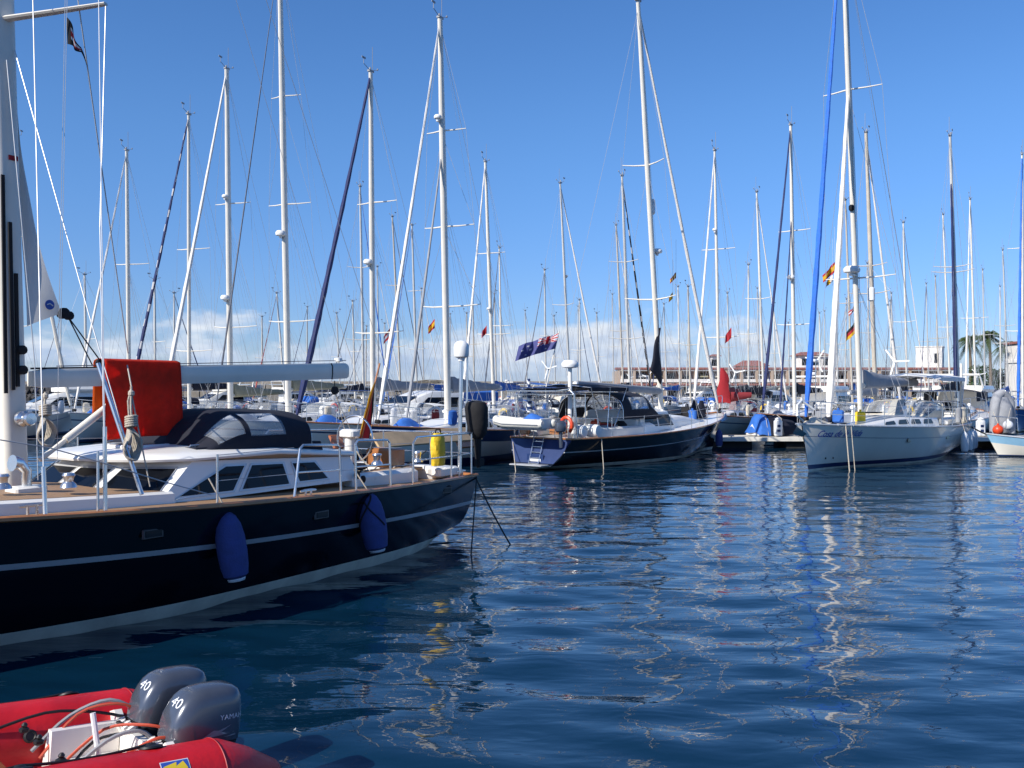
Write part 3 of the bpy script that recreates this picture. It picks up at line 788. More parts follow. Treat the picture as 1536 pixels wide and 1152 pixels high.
    for x, y in ((2.2, 1.12), (2.2, -1.12), (1.2, 1.1), (1.2, -1.1)):
        wn = MB(); wn.lathe((x, y, dk(x)+.27), [(.085, 0), (.08, .03), (.05, .06), (.055, .11), (.07, .14), (.06, .16), (.001, .165)], 14); wn.build("winch", 'steel', o)
    # aft deck box, cleats
    lk = MB(); lk.box((.55, .75, dk(.5)+.09), (.55, 1.0, .16), bev=.03); lk.build("stern_locker", 'gel', o)
    for x, y in ((.25, 1.25), (.25, -1.25), (4.5, bw(4.5)-.12), (8.2, .95), (7.6, 1.45)):
        cl = MB(); z = dk(x)+.015
        cl.tube([(x-.13, y, z+.07), (x-.06, y, z+.075), (x+.06, y, z+.075), (x+.13, y, z+.07)], [.012, .018, .018, .012], 6)
        for q in (-.045, .045): cl.tube([(x+q, y, z-.02), (x+q, y, z+.07)], .015, 6)
        cl.build("cleat", 'steel', o)
    for x, y in ((6.95, 1.02), (7.5, .8)):
        wn = MB(); wn.lathe((x, y, dk(x)+.20), [(.085, 0), (.075, .03), (.045, .06), (.05, .10), (.065, .12), (.05, .145), (.001, .15)], 14); wn.build("winch", 'steel', o)
    # ------------------------------------------------ mast and rig
    base = f.aty(22, 738, 0); base.z = dk(7)+.1; tip = f.aty(-40, -1330, 0)
    mast = MB(); k = 12
    sec = [(.135*math.copysign(abs(math.cos(a))**.75, math.cos(a)), .10*math.copysign(abs(math.sin(a))**.75, math.sin(a))) for a in [2*PI*i/20 for i in range(20)]]
    mast.loft([[base.lerp(tip, i/k)+Vector((u, v, 0)) for u, v in sec] for i in range(k+1)], True, True, True)
    ms = mast.build("mast", 'mast', o)
    col = MB(); col.loft([[base+Vector((u*q, v*q, z)) for u, v in sec] for q, z in ((1.5, -.08), (1.45, -.03), (1.12, .03))], True, True, True); col.build("mast_collar", 'black', ms)
    # dark tracks and halyards on the mast
    tk = MB()
    for xa, ya, xb, yb in ((4, 262, 9, 590), (15, 333, 20, 585), (24, 410, 27, 580)):
        a, b = f.aty(xa, ya, .115), f.aty(xb, yb, .115); tk.box((a+b)/2, (.035, .02, (a-b).length), rot=Vector((0, 0, 1)).rotation_difference((a-b).normalized()).to_matrix())
    tk.build("halyard_track", 'black', ms)
    mw = MB(); c = f.aty(33, 628, .12)
    mw.lathe(c, [(.09, 0), (.085, .04), (.05, .07), (.055, .12), (.075, .15), (.06, .17), (.001, .175)], 14, (0, 1, 0)); mw.build("mast_winch", 'steel', ms)
    for q in ((31, 555), (30, 525)):
        cp = MB(); cp.lathe(f.aty(*q, .10), [(.045, 0), (.05, .02), (.05, .06), (.03, .07)], 10, (0, 1, 0)); cp.build("mast_block", 'black', ms)
    rm = MB(); rm.box(f.aty(20, 237, .105), (.10, .01, .05)); rm.build("spar_badge", 'red', ms)
    # spreader pair crossing the top left corner
    ts = (f.aty(5, 32, 0).z-base.z)/(tip.z-base.z); sc_ = base.lerp(tip, ts); sp = MB()
    e = f.at(92, 0, 'z', sc_.z+.09) if False else sc_+Vector((-.42, 1.15, .06))
    for s in (1, -1): sp.tube([sc_+Vector((0, s*.06, 0)), sc_+Vector((-.2, s*.6, .03)), sc_+Vector((-.40, s*1.2, .06))], [.055, .048, .035], 8, flat=((1, 0, 0), .5))
    sp.build("spreader", 'mast', ms)
    tip_p = sc_+Vector((-.40, 1.2, .06)); tip_s = sc_+Vector((-.40, -1.2, .06))
    # port shrouds traced through the picture in the plane of the port chainplates
    yc = bw(6.6)-.12
    rg = MB(); th = MB()
    ch = f.aty(158, 768, yc); wire(rg, ch, f.aty(150, 340, 1.55), .0058, 6); wire(rg, f.aty(150, 340, 1.55), tip_p, .0058, 6)
    th.tube([ch, ch+(f.aty(157, 640, yc-.04)-ch)], .020, 8)
    c2 = f.aty(213, 742, bw(5.9)-.10); wire(rg, c2, f.aty(133, 470, 1.25), .0058, 6); wire(rg, f.aty(133, 470, 1.25), f.aty(22, 75, .1), .0058, 6)
    th.tube([c2, f.aty(147, 545, 1.5)], .021, 8)
    a = f.aty(117, 0, .9); wire(rg, a, f.aty(192, 530, -.3), .007, 6)
    wire(rg, f.aty(10, 90, .12), f.aty(52, 545, .25), .0065, 6); wire(rg, f.aty(52, 545, .25), f.aty(57, 720, .3), .0055, 6)
    c3 = f.aty(68, 775, bw(7.6)-.1); th.tube([c3, f.aty(65, 700, bw(7.6)-.15)], .020, 8); wire(rg, f.aty(65, 700, bw(7.6)-.15), f.aty(48, -60, .5), .006, 5)
    wire(rg, f.aty(98, -20, 1.1), f.aty(88, 500, .8), .0035, 4); wire(rg, f.aty(101, -20, 1.12), f.aty(91, 500, .82), .0035, 4); wire(rg, f.aty(88, 500, .8), f.aty(86, 690, .75), .0035, 4)
    wire(rg, f.aty(148, 0, 1.3), f.aty(157, 655, yc), .005, 5)
    rg.build("rigging", 'wire', o); th.build("turnbuckle_cover", 'steel', o)
    # mainsail half rolled into the mast
    A, Bc, C = f.aty(22, 140, -.02), f.aty(92, 470, -.02), f.aty(40, 489, -.02)
    def sl(u, v):
        lee = A.lerp(Bc, v); lee = lee+Vector((.10*math.sin(PI*v), 0, 0)); mastp = A.lerp(C, v)
        p = mastp.lerp(lee, u); return p+Vector((0, .07*math.sin(PI*u)*math.sin(PI*v)+.015*math.sin(9*v+4*u), 0))
    sa = MB(); sa.grid(sl, 12, 30); sail = sa.build("mainsail", 'sail', o)
    cb = MB(); cc = sl(.72, .945)+Vector((0, .02, 0)); cb.lathe(cc, [(.001, 0), (.055, 0), (.055, .004), (.001, .005)], 20, (0, 1, 0)); em = cb.build("sail_badge", 'logoblue', sail)
    cw = MB(); cw.tube([cc+Vector((-.035, .008, -.01)), cc+Vector((0, .008, .012)), cc+Vector((.035, .008, .0))], .007, 5); cw.build("badge_wave", 'decal', em)
    clw = MB(); clw.lathe(Bc+Vector((-.02, 0, 0)), [(.02, -.05), (.06, -.04), (.065, .04), (.02, .05)], 10, (0, 1, 0)); clw.lathe(Bc+Vector((-.09, 0, -.02)), [(.02, -.04), (.05, -.03), (.05, .03), (.02, .04)], 10, (0, 1, 0)); clw.build("clew_block", 'black', sail)
    # boom
    g, e = f.aty(46, 569, 0), f.aty(519, 557, 0)
    bmz = []
    sec = [(.075, -.10), (.085, -.03), (.085, .07), (.06, .115), (-.06, .115), (-.085, .07), (-.085, -.03), (-.075, -.10)]
    bo = MB(); bo.loft([[g.lerp(e, q)+Vector((0, a*wq, b*hq)) for a, b in sec] for q, wq, hq in ((0, .8, .75), (.03, 1, .95), (.5, 1.05, 1.08), (.93, 1.1, 1.13), (.985, 1.05, 1.1), (1, .75, .85))], True, True, True)
    boom = bo.build("boom", 'mast', o)
    bb = MB(); q = .92; bb.loft([[g.lerp(e, qq)+Vector((0, a*1.12, b*1.145)) for a, b in sec] for qq in (.917, .922)], True); bb.build("boom_band", 'black', boom)
    ol = MB()
    d = Vector((0, 0, .17)); wire(ol, g+d+Vector((-.3, 0, -.02)), e+d, .006, 5); ol.build("outhaul_line", 'wiredark', boom)
    bt = MB(); bt.box(g.lerp(e, .49)+Vector((0, 0, .118)), ((e-g).length*.97, .10, .02), rot=Vector((1, 0, 0)).rotation_difference((e-g).normalized()).to_matrix()); bt.build("boom_track", 'black', boom)
    ed = MB(); ed.lathe(e+Vector((.18, 0, .14)), [(.02, 0), (.06, .01), (.06, .06), (.02, .07)], 10); ed.build("boom_fitting", 'plastic', boom)
    bl = MB(); p = f.aty(502, 571, 0); bl.tube([p, p+Vector((0, 0, -.08))], .008, 5); bl.lathe(p+Vector((0, -.02, -.15)), [(.02, 0), (.065, .005), (.065, .045), (.02, .05)], 12, (0, 1, 0)); blk = bl.build("sheet_block", 'black', boom)
    sh = MB(); wire(sh, p+Vector((0, 0, -.2)), (1.3, .1, dk(1.3)+.3), .006, 5); wire(sh, p+Vector((0, .03, -.2)), (1.35, -.1, dk(1.3)+.3), .006, 5); sh.build("mainsheet", 'rope', blk)
    tl = MB(); wire(tl, e+Vector((.05, 0, .1)), base.lerp(tip, .985)+Vector((-.1, 0, 0)), .004, 4); wire(tl, (.15, .0, dk(0)+.9), base.lerp(tip, .995)+Vector((-.1, 0, 0)), .005, 4); tl.build("topping_lift", 'wire', boom)
    oh = MB(); gcl = Bc+Vector((-.08, 0, -.03)); wire(oh, gcl, g.lerp(e, .17)+Vector((0, .03, .14)), .008, 5); wire(oh, gcl, g.lerp(e, .15)+Vector((0, -.03, .14)), .008, 5)
    bk2 = g.lerp(e, .165)+Vector((0, 0, .17)); oh.lathe(bk2, [(.02, -.03), (.05, -.025), (.05, .025), (.02, .03)], 10, (0, 1, 0)); oh.build("outhaul_block", 'black', boom)
    # rigid vang
    vg = MB(); a, b = f.aty(98, 660, 0), f.aty(168, 605, 0); a2 = f.aty(60, 690, 0); vg.tube([a2, a], .03, 8); vg.tube([a, b, b+(b-a)*.5], .045, 10); vg.build("boom_vang", 'mast', o)
    # ------------------------------------------------ rails
    h = .62
    def E(x, z=0, s=1): return Vector((x, s*(bw(x)-.07), dk(x)+z))
    sn = []
    for px, py in ((148, 768), (325, 755), (440, 740), (512, 735), (537, 730), (620, 715)):
        # find x on the port side for this pixel column
        bx_ = min([i*.02 for i in range(0, 500)], key=lambda x: abs((lambda w: CX+F*w.x/w.y)(f.w(E(x)))-px)); sn.append(bx_)
    s0, s1, s2, s3, s4, s5 = sn
    for x, hh in ((s0, .60), (s1, .55)):
        m = MB(); m.tube([E(x), E(x, hh)], .013, 8); m.lathe(E(x), [(.03, -.01), (.03, .01), (.016, .03)], 8); m.build("stanchion", 'steel', o)
    def gate(xa, xb, hh, lean=.0):
        m = MB(); a, b = E(xa), E(xb)
        ra = [a, a+Vector((lean, -.02, hh*.94)), a+Vector((lean-.05*(1 if xa > xb else -1), -.02, hh)), b+Vector((.05*(1 if xa > xb else -1), -.02, hh)), b+Vector((0, -.02, hh*.94)), b]
        m.tube(ra, .016, 8); m.tube([a+Vector((lean*.5, -.01, hh*.5)), b+Vector((0, -.01, hh*.5))], .011, 6); m.build("boarding_gate_rail", 'steel', o)
    gate(s2, s3, .62, -.12); gate(s4+.04, s4-.78, .66); 
    ps = MB(); x1 = s5; loop = [E(x1), E(x1, .6), E(x1-.1, .68), E(.35, .70), E(.06, .70), Vector((.04, .5, dk(0)+.70)), Vector((.04, -.5, dk(0)+.70)), E(.06, .70, -1), E(1.6, .70, -1), E(1.65, .64, -1), E(1.7, 0, -1)]
    ps.tube(loop, .016, 8); ps.tube([q+Vector((0, 0, -.33)) for q in loop[2:-2]], .011, 6)
    for q in (E(.9), E(.1), E(.1, 0, -1), E(.9, 0, -1), Vector((.05, .5, dk(0))), Vector((.05, -.5, dk(0)))): ps.tube([q, q+Vector((0, 0, .70))], .013, 6)
    ps.build("pushpit", 'steel', o)
    def line(pts, r):
        ll = MB(); ll.tube(pts, r, 5); ll.build("lifeline", 'wire', o, smooth=False)
    line([f.aty(-30, 655, bw(8.3)-.07), f.aty(75, 672, bw(7.6)-.07), f.aty(150, 693, bw(6.7)-.07), f.aty(240, 721, bw(5.6)-.07), f.aty(316, 742, bw(4.8)-.07)], .006)
    xs = [1.7, 3.2, 4.8, 6.4, 8.0, 9.6, 11.2]
    for q in (.6, .3):
        line([E(s1, q*.9), E(s2, q)], .004); line([E(s3, q), E(s4, q)], .004); line([E(s4-.78, q), E(s5, q)], .004); line([E(x, q, -1) for x in xs], .004)
    for x in xs[1:]:
        m = MB(); m.tube([E(x, 0, -1), E(x, .62, -1)], .013, 6); m.build("stanchion", 'steel', o)
    # bow pulpit, out of the frame but part of the boat
    m = MB(); m.tube([E(11.2), E(11.2, .62), Vector((12.7, .12, dk(12.6)+.66)), Vector((12.7, -.12, dk(12.6)+.66)), E(11.2, .62, -1), E(11.2, 0, -1)], .016, 8); m.build("pulpit", 'steel', o)
    # antenna pole with satellite dome
    pl = MB(); pb2 = Vector((.28, bw(.2)-.2, dk(0)))
    pt2 = f.aty(692, 537, pb2.y); pl.tube([pb2, pt2], [.035, .03], 10); pl.tube([f.aty(700, 650, pb2.y-.05), f.aty(701, 535, pb2.y-.05)], .016, 6)
    pole = pl.build("antenna_pole", 'steel', o)
    dm = MB(); dm.lathe(pt2, [(.05, -.05), (.06, 0), (.115, .02), (.125, .06), (.125, .17), (.11, .23), (.07, .27), (.001, .285)], 18); dm.build("satellite_dome", 'plastic', pole)
    # outboard under a black cover, hung on the pushpit
    ob = MB(); c = f.atx(716, 630, -.12)
    rr = [(.07, -.30, .0), (.12, -.22, .0), (.14, -.05, .01), (.145, .10, .02), (.15, .2, .03), (.12, .29, .04), (.05, .32, .04)]
    ob.loft([[c+Vector((dx+q*1.2*math.cos(a), q*1.35*math.sin(a), z)) for a in [2*PI*i/14 for i in range(14)]] for q, z, dx in rr], True, True, True)
    ob.tube([c+Vector((0, 0, -.28)), c+Vector((-.02, 0, -.62)), c+Vector((-.04, 0, -.78))], [.07, .05, .04], 10)
    ob.box(c+Vector((-.06, 0, -.70)), (.26, .03, .12)); obm = ob.build("covered_outboard", 'black', o)
    tag(obm, "small outboard engine under black cover on the stern rail")
    # mooring cleat line and coil on the quarter
    rc = MB()
    for k in range(5): rc.tube([Vector((.35+.11*math.cos(a), 1.1+.11*math.sin(a), dk(.3)+.04+.022*k)) for a in [2*PI*i/16 for i in range(16)]], .014, 6, closed=True)
    tag(rc.build("coiled_rope", 'skin'), "small coil of beige rope lying on the navy yacht's stern quarter", "rope").matrix_world = f.M
    for (x, y, w_, l_, h_, mt, nm) in ((2.35, .55, .42, .8, .10, 'canvas', 'cockpit_cushion'), (2.35, -.6, .42, .9, .10, 'canvas', 'cockpit_cushion'), (1.05, .35, .5, .4, .30, 'varnish', 'wooden_box'), (1.2, -.75, .4, .5, .22, 'canvasgrey', 'folded_cover')):
        m = MB(); m.box((x, y, dk(x)+.16+h_/2), (l_, w_, h_), bev=.03); m.build(nm, mt, o)
    for k in range(7):
        r_ = random.Random(k); a_ = Vector((r_.uniform(.9, 2.6), r_.uniform(.2, 1.2), dk(1.5)+r_.uniform(.12, .3))); b_ = Vector((r_.uniform(.5, 2.2), r_.uniform(-.9, 1.2), dk(1.5)+r_.uniform(.1, .5)))
        m = MB(); m.tube(sag(a_, b_, .10, 8), .011, 5); m.build("sheet_line", r_.choice(('rope', 'skin', 'ropedark')), o)
    for x, y in ((9.2, .0), (7.6, .0)):
        m = MB(); m.box((x, y, dk(x)+.17), (.55, .55, .05), bev=.015); h_ = m.build("hatch", 'gel', o); m = MB(); m.box((x, y, dk(x)+.20), (.44, .44, .012)); m.build("pane", 'glass', h_)
    for y in (.62, -.62):
        m = MB(); m.box((7.15, y, dk(7)+.16), (.34, .22, .10), bev=.02); d_ = m.build("dorade_box", 'gel', o); m = MB(); m.tube([(7.15, y, dk(7)+.2), (7.15, y, dk(7)+.36), (7.22, y, dk(7)+.44), (7.30, y, dk(7)+.45)], [.05, .05, .06, .085], 12); m.build("vent_cowl", 'steel', d_)
    # outboard planks along the starboard rail
    pk = MB(); ya = -(bw(1)-.12)
    a, b = f.aty(560, 660, ya), f.aty(716, 655, ya)
    L_ = b.x-a.x
    pk.box(((a.x+b.x)/2, ya+.03, (a.z+b.z)/2+.03), (abs(L_), .045, .34), bev=.01, rot=Matrix.Rotation(math.radians(38), 3, 'X'))
    tag(pk.build("gangplank", 'plank'), "long pale wooden gangplank lashed along the far rail of the navy yacht", "gangplank").matrix_world = f.M
    for pxa, pxb in ((494, 520), (682, 714)):
        w = MB(); a, b = f.aty(pxa, 664, ya+.06), f.aty(pxb, 664, ya+.06); w.box(((a.x+b.x)/2, ya+.10, (a.z+b.z)/2+.02), (abs(b.x-a.x), .05, .28), bev=.02, rot=Matrix.Rotation(math.radians(30), 3, 'X'))
        w.build("rail_seat", 'orangewood', o)
    return f, hl
NY, NYH = near_yacht()

def near_yacht_gear():
    f, hl = NY, NYH
    # red towel over the boom
    tp = f.aty(157, 549, .10); tq = f.aty(270, 548, .10); zt = (f.aty(60, 555, 0).z + f.aty(519, 545, 0).z)/2+.02
    zb1 = f.aty(260, 656, .13).z
    n = 34; zl = f.aty(200, 665, .13).z
    o_ = Frame("towel", f.w(((tp.x+tq.x)/2, 0, zt)), math.atan2(f.M[1][0], f.M[0][0]), "red towel with orange underside draped over the white boom of the navy yacht", "towel")
    wd = abs(tp.x-tq.x)
    def S(u, v):
        x = -(u-.5)*wd                                      # u runs forward to aft in the picture
        L1, top, L2 = .90, .22, .62
        s = v*(L1+top+L2)
        if s < L1: y, z = .105+.03*math.sin(7*u+1)*(1-s/L1), -(L1-s)
        elif s < L1+top:
            q = (s-L1)/top; y = .105-.21*q; z = .025*math.sin(PI*q)
        else: y, z = -.105-.015*math.sin(6*u), -(s-L1-top)
        fold = .018*math.sin(u*19+.7*math.sin(v*4))*min(1, abs(z)*2.5)
        z2 = z-.05*max(0, .35-u)*(1 if s < L1*.5 else 0)
        return Vector((x*(1+.03*max(0, -z)), y+fold, z2))
    mb = MB(); mb.grid(S, n, 44, mifun=lambda u, v: 1 if v > .60 else 0)  # far flap takes the sun-tinted cloth colour
    t = mb.build("cloth", ['towel', 'towelsun'], o_.o, flip=False)
    md = t.modifiers.new("thickness", 'SOLIDIFY'); md.thickness = .008
    # fenders
    for px, py0, py1, lab in ((359, 766, 868, "plain royal blue fender hanging amidships on the navy hull, the nearer of two"), (570, 738, 825, "royal blue fender crossed by dark straps near the navy yacht's stern")):
        best = None
        for k in range(90):
            y = 1.2+k*.012; p = f.aty(px, (py0+py1)/2, y); dd = abs(hl.side_y(p.x, p.z+.1)+.14-y)
            if best is None or dd < best[0]: best = (dd, y)
        y = best[1]; a, b = f.aty(px-4, py0, y), f.aty(px, py1, y); r = (22 if px < 400 else 20)*f.w(a).y/F
        rail = Vector((a.x+.08, hl.bw(a.x)-.06, hl.dk(a.x)+.33))
        fd = fender(f, f.w(a), a.z-b.z, r, 'fender', lab, "blue fenders on the near navy hull", f.w(rail))
        fd.o.rotation_euler = (0, math.radians(-9), 0)
        if px > 400:
            bd = [c for c in fd.o.children if c.name.startswith('body')][0]; bv = bvh_of(bd); st = MB()
            for a0 in (.5, -.7):
                pts = []
                for i in range(14):
                    an = -PI/2+a0+i*.14*(1 if a0 < 0 else -1); z = (a.z-b.z)*(.95-.04*i)
                    hit = bv.ray_cast(Vector((math.cos(an), math.sin(an), z))*1.0, Vector((-math.cos(an), -math.sin(an), 0)))
                    if hit[0]: pts.append(hit[0]+hit[1]*.004)
                if len(pts) > 2: st.tube(pts, .012, 6)
            st.build("strap", 'black', bd)
    # yellow bag on the pushpit
    c = f.aty(657, 674, hl.bw(.8)-.25); bf = Frame("equipment_bag", f.w(c-Vector((0, 0, .25))), math.atan2(f.M[1][0], f.M[0][0]), "bright yellow rescue bag hanging on the stern rail of the navy yacht", "bag")
    mb = MB(); rings = []
    for i in range(13):
        z = .5*i/12; q = .15*(1-.25*abs(i/12-.5))*(1-.35*ss(.85, 1, i/12)); rings.append([Vector((q*math.cos(a)*(1+.10*math.sin(5*a+i*.6)), q*.62*math.sin(a), z)) for a in [2*PI*j/20 for j in range(20)]])
    mb.loft(rings, True, True, True); bg = mb.build("bag_body", 'yellow', bf.o)
    st = MB(); st.tube([(-.08, .0, .48), (-.05, .0, .56), (.05, .0, .56), (.08, .0, .48)], .012, 6); st.build("strap", 'black', bf.o)
    # limp black red gold flag on its staff at the stern
    a, b = f.aty(566, 560, -.15), f.aty(541, 662, -.15)
    fs_ = Frame("flag", f.w(b), math.atan2(f.M[1][0], f.M[0][0]), "limp black, red and gold striped flag on a leaning staff at the yacht's stern", "flag", "flags and pennants")
    A, B = fs_.l(f.w(a)), fs_.l(f.w(b)); s = MB(); s.tube([B, A+(A-B)*.15], .016, 8); s.build("flagstaff", 'varnish', fs_.o)
    tl = f.aty(572, 575, -.12); tl2 = fs_.l(f.w(tl))
    lft = fs_.l(f.w(f.aty(536, 652, -.12))); rt = fs_.l(f.w(f.aty(556, 655, -.12)))
    def S2(u, v):                                              # v down the staff, u across the three stripes
        topp = A.lerp(B, .08+.10*u); bot = lft.lerp(rt, u)+Vector((0, 0, -.07*math.sin(PI*u)))
        p = topp.lerp(bot, v); w = .06*math.sin(PI*min(1, v*1.1))*(1-u)
        return p+Vector((w, .05*math.sin(u*9+v*2)*min(1, v*2), 0))
    m = MB(); m.grid(S2, 15, 18, mifun=lambda u, v: 0 if u < .36 else (1 if u < .7 else 2)); m.build("flag_cloth", ['gold', 'red', 'flagblack'], fs_.o)
    # pennant on the flag halyard
    hx = [(99, 22), (103, 70), (122, 92), (132, 132), (140, 133)]
    a, b = f.aty(100, 25, 1.08), f.aty(101, 66, 1.08)
    pf = Frame("pennant", f.w(b), math.atan2(f.M[1][0], f.M[0][0]), "dark edged courtesy pennant fluttering high on the halyard of the navy yacht", "flag", "flags and pennants")
    A, B = pf.l(f.w(a)), pf.l(f.w(b)); e1 = pf.l(f.w(f.aty(121, 75, 1.08))); e2 = pf.l(f.w(f.aty(138, 135, 1.08)))
    def S3(u, v):
        q = A.lerp(B, v).lerp(e1+Vector((0, 0, .05*(.5-v))), min(1, u*1.7)) if u < .6 else (e1+Vector((0, 0, .05*(.5-v)))).lerp(e2, (u-.6)/.4)
        return q+Vector((0, .03*math.sin(11*u), 0))
    m = MB(); m.grid(S3, 20, 8, mifun=lambda u, v: 0 if (u < .12 or v < .2 or v > .8 or u > .62) else (1 if (u+v) % .5 < .25 else 2)); m.build("pennant_cloth", ['flagblack', 'red', 'flagwhite'], pf.o)
    # rope coils on the shrouds
    for px, y0, y1, yl, lab in ((68, 588, 668, .75, "thick tan rope coil hanging beside the mast of the navy yacht"), (197, 580, 690, hl.bw(5.9)-.2, "long twisted tan rope coil hanging in front of the red towel")):
        a, b = f.aty(px, y0, yl), f.aty(px, y1, yl); hh = a.z-b.z
        cf = Frame("rope_coil", f.w(b), math.atan2(f.M[1][0], f.M[0][0]), lab, "rope", "hung rope coils")
        m = MB(); k1 = .62 if px < 100 else .5
        for i in range(7):
            w = .05+.008*i; off = (i-3)*.012; h1 = hh*(k1-.02*i)
            m.tube([Vector((w*math.cos(t)*(1-.45*max(0, math.sin(t))), off+.02*math.sin(3*t), h1*.5+h1*.5*math.sin(t))) for t in [2*PI*j/20 for j in range(20)]], .011, 6, closed=True)
        for i in range(5): m.tube([Vector((.052*math.cos(t), .052*math.sin(t), hh*k1*.93+.022*i+.01*math.sin(t))) for t in [2*PI*j/12 for j in range(12)]], .012, 6, closed=True)
        m.build("coil", 'rope', cf.o)
        tl_ = MB(); tl_.tube([(0, 0, hh*k1), (.012, .01, hh*.75), (0, 0, hh)], .013, 6); tl_.tube([(0.02, 0, hh*k1), (.03, -.01, hh*.8), (.0, 0, hh*.98)], .010, 6); tl_.lathe((0, 0, hh*.86), [(.01, 0), (.03, .02), (.03, .05), (.01, .07)], 8); tl_.build("hitch", 'rope', cf.o)
        if px > 100:
            up = MB(); up.tube([Vector((0, 0, hh)), cf.l(f.w(f.aty(191, 548, .2)))], .008, 5); up.tube([Vector((0, 0, hh*.9)), cf.l(f.w(f.aty(225, 730, hl.bw(5.8)-.1)))], .008, 5); up.build("rope_tail", 'rope', cf.o)
    # lines from the quarter into the water
    for pts, lab, mt, r in (([(706, 712), (705, 770), (705, 838)], "dark mooring line dropping straight from the navy yacht's quarter into the water", 'ropedark', .012), ([(716, 728), (745, 772), (775, 818)], "dark mooring line slanting from the navy yacht's stern to the water at right", 'ropedark', .013)):
        a = f.w(Vector((.05 if len(lab) < 78 else .02, hl.bw(0)-.0, hl.dk(0)-.02)))
        q = pts[-1]; Yb = F*H/(q[1]-HY); b = P(q[0], q[1]+6, Yb); b.z = -.15
        m = MB(); m.tube(sag(a, b, .05 if q[0] > 750 else 0, 10), r, 6); tag(m.build("mooring_line", mt), lab, "rope", "mooring lines")
near_yacht_gear()

# ================================================================== the red inflatable with two outboards
def red_rib():
    fw = Vector((-.72, -.69, 0)).normalized(); yaw = math.atan2(fw.y, fw.x)
    f = Frame("inflatable_boat", (-2.05, 5.41, -.028), yaw, "red inflatable boat with two blue grey outboard engines in the bottom left corner", "inflatable boat", pitch=math.radians(-5.5))
    o = f.o; R = .215; zc = .335; ys = .585
    tubes = {}
    for s in (1, -1):
        m = MB(); pts = []; rs = []
        for x, r, dz in ((-.40, .055, -.03), (-.38, .075, -.028), (-.2, .155, -.012), (-.04, .205, 0), (0, .214, 0), (.05, R, 0), (.8, R, 0), (1.6, R, .0), (2.2, R, .03)):
            pts.append(Vector((x, s*ys, zc+dz))); rs.append(r)
        # bow sweep to the centre line
        for t in (.2, .4, .6, .8, 1.0):
            pts.append(Vector((2.2+.75*math.sin(t*PI/2), s*ys*math.cos(t*PI/2*.98), zc+.03+.10*t))); rs.append(R*(1-.12*t))
        m.tube(pts, rs, 28); tb = m.build("tube", 'ribred', o, angle=60); tubes[s] = tb
        c = MB(); c.lathe((-.385, s*ys, zc-.03), [(.001, -.035), (.05, -.03), (.066, 0), (.066, .02)], 16, (1, 0, 0)); c.build("end_cap", 'rubber', tb)
        sm = MB()
        for x in (.0,): sm.tube([Vector((x, s*ys+math.cos(a)*(R+.0005), zc+math.sin(a)*(R+.0005))) for a in [2*PI*i/40 for i in range(40)]], .004, 5, closed=True)
        sm.build("seam", 'ribdark', tb)
        # rubbing strake and grab line
        sk = MB(); sk.tube([Vector((.02, s*(ys+R*.98), zc-.03)), Vector((1.0, s*(ys+R*.98), zc-.03)), Vector((2.2, s*(ys+R*.98), zc))], .018, 6); sk.build("rubbing_strake", 'ribdark', tb)
        ang = math.radians(62) if s < 0 else math.radians(105)
        for x in (.32, .95, 1.58, 2.1):
            q = Vector((x, s*(ys+math.cos(ang)*(R+.004)), zc+math.sin(ang)*(R+.004))); nn = Vector((0, s*math.cos(ang), math.sin(ang)))
            gl = MB(); gl.lathe(q, [(.062, -.004), (.060, .006), (.03, .012), (.022, .02), (.001, .022)], 18, nn); gl.build("line_patch", 'rubber', tb)
        rp = MB(); p = [Vector((x, s*(ys+math.cos(ang)*(R+.022)), zc+math.sin(ang)*(R+.02))) for x in (.32, .95, 1.58, 2.1)]
        for a, b in zip(p[:-1], p[1:]): rp.tube(sag(a, b, .02, 8), .008, 6)
        rp.build("grab_line", 'rubber', tb)
    # inflation valve on the far tube's inner face
    v = MB(); ang = math.radians(20); c = Vector((.62, -ys+math.cos(ang)*(R+.002), zc+math.sin(ang)*(R+.002))); nn = Vector((0, math.cos(ang), math.sin(ang)))
    v.lathe(c, [(.036, -.003), (.036, .012), (.026, .018), (.022, .012), (.001, .012)], 18, nn); v.build("air_valve", 'rubber', tubes[-1])
    # badge: a blue square with a yellow Z-like pattern
    bv = bvh_of(tubes[1]); ang0 = math.radians(38); cx = .27
    def on(u, w, off):                                         # u forward along the tube, w up around it
        a = ang0+w/R; return Vector((cx+u, ys+math.cos(a)*(R+off), zc+math.sin(a)*(R+off)))
    m = MB(); m.grid(lambda u, v: on((u-.5)*.15, (v-.5)*.15, .0015), 6, 8); bd = m.build("badge", 'decal', tubes[1])
    m = MB(); m.grid(lambda u, v: on((u-.5)*.14, (v-.5)*.14, .0025), 6, 8); m.build("badge_field", 'logoblue', bd)
    def strip(poly):
        vs = []; 
        m = MB(); n = 6
        (a, b, c, d) = poly
        def S(u, v):
            p = (1-u)*((1-v)*Vector(a)+v*Vector(d))+u*((1-v)*Vector(b)+v*Vector(c)); return on(p.x, p.y, .0035)
        m.grid(S, n, n); m.build("badge_stripe", 'logoyellow', bd)
    strip([(.062, .045), (-.01, .062), (-.002, .03), (.062, .01)]); strip([(.03, .02), (-.045, .062), (-.062, .02), (.005, -.045)]); strip([(.02, -.05), (-.062, -.002), (-.062, -.062), (.02, -.064)])
    # floor, transom, thwart
    fl = MB(); fl.loft([[Vector((x, -.42, .16)), Vector((x, 0, .10)), Vector((x, .42, .16)), Vector((x, 0, -.12))] for x in (.12, .8, 1.6, 2.4)], True, True, True); fl.build("floor", 'gel', o)
    tr = MB(); poly = [(-.44, .12), (.44, .12), (.44, .47), (.36, .50), (.26, .43), (-.26, .43), (-.36, .50), (-.44, .47)]
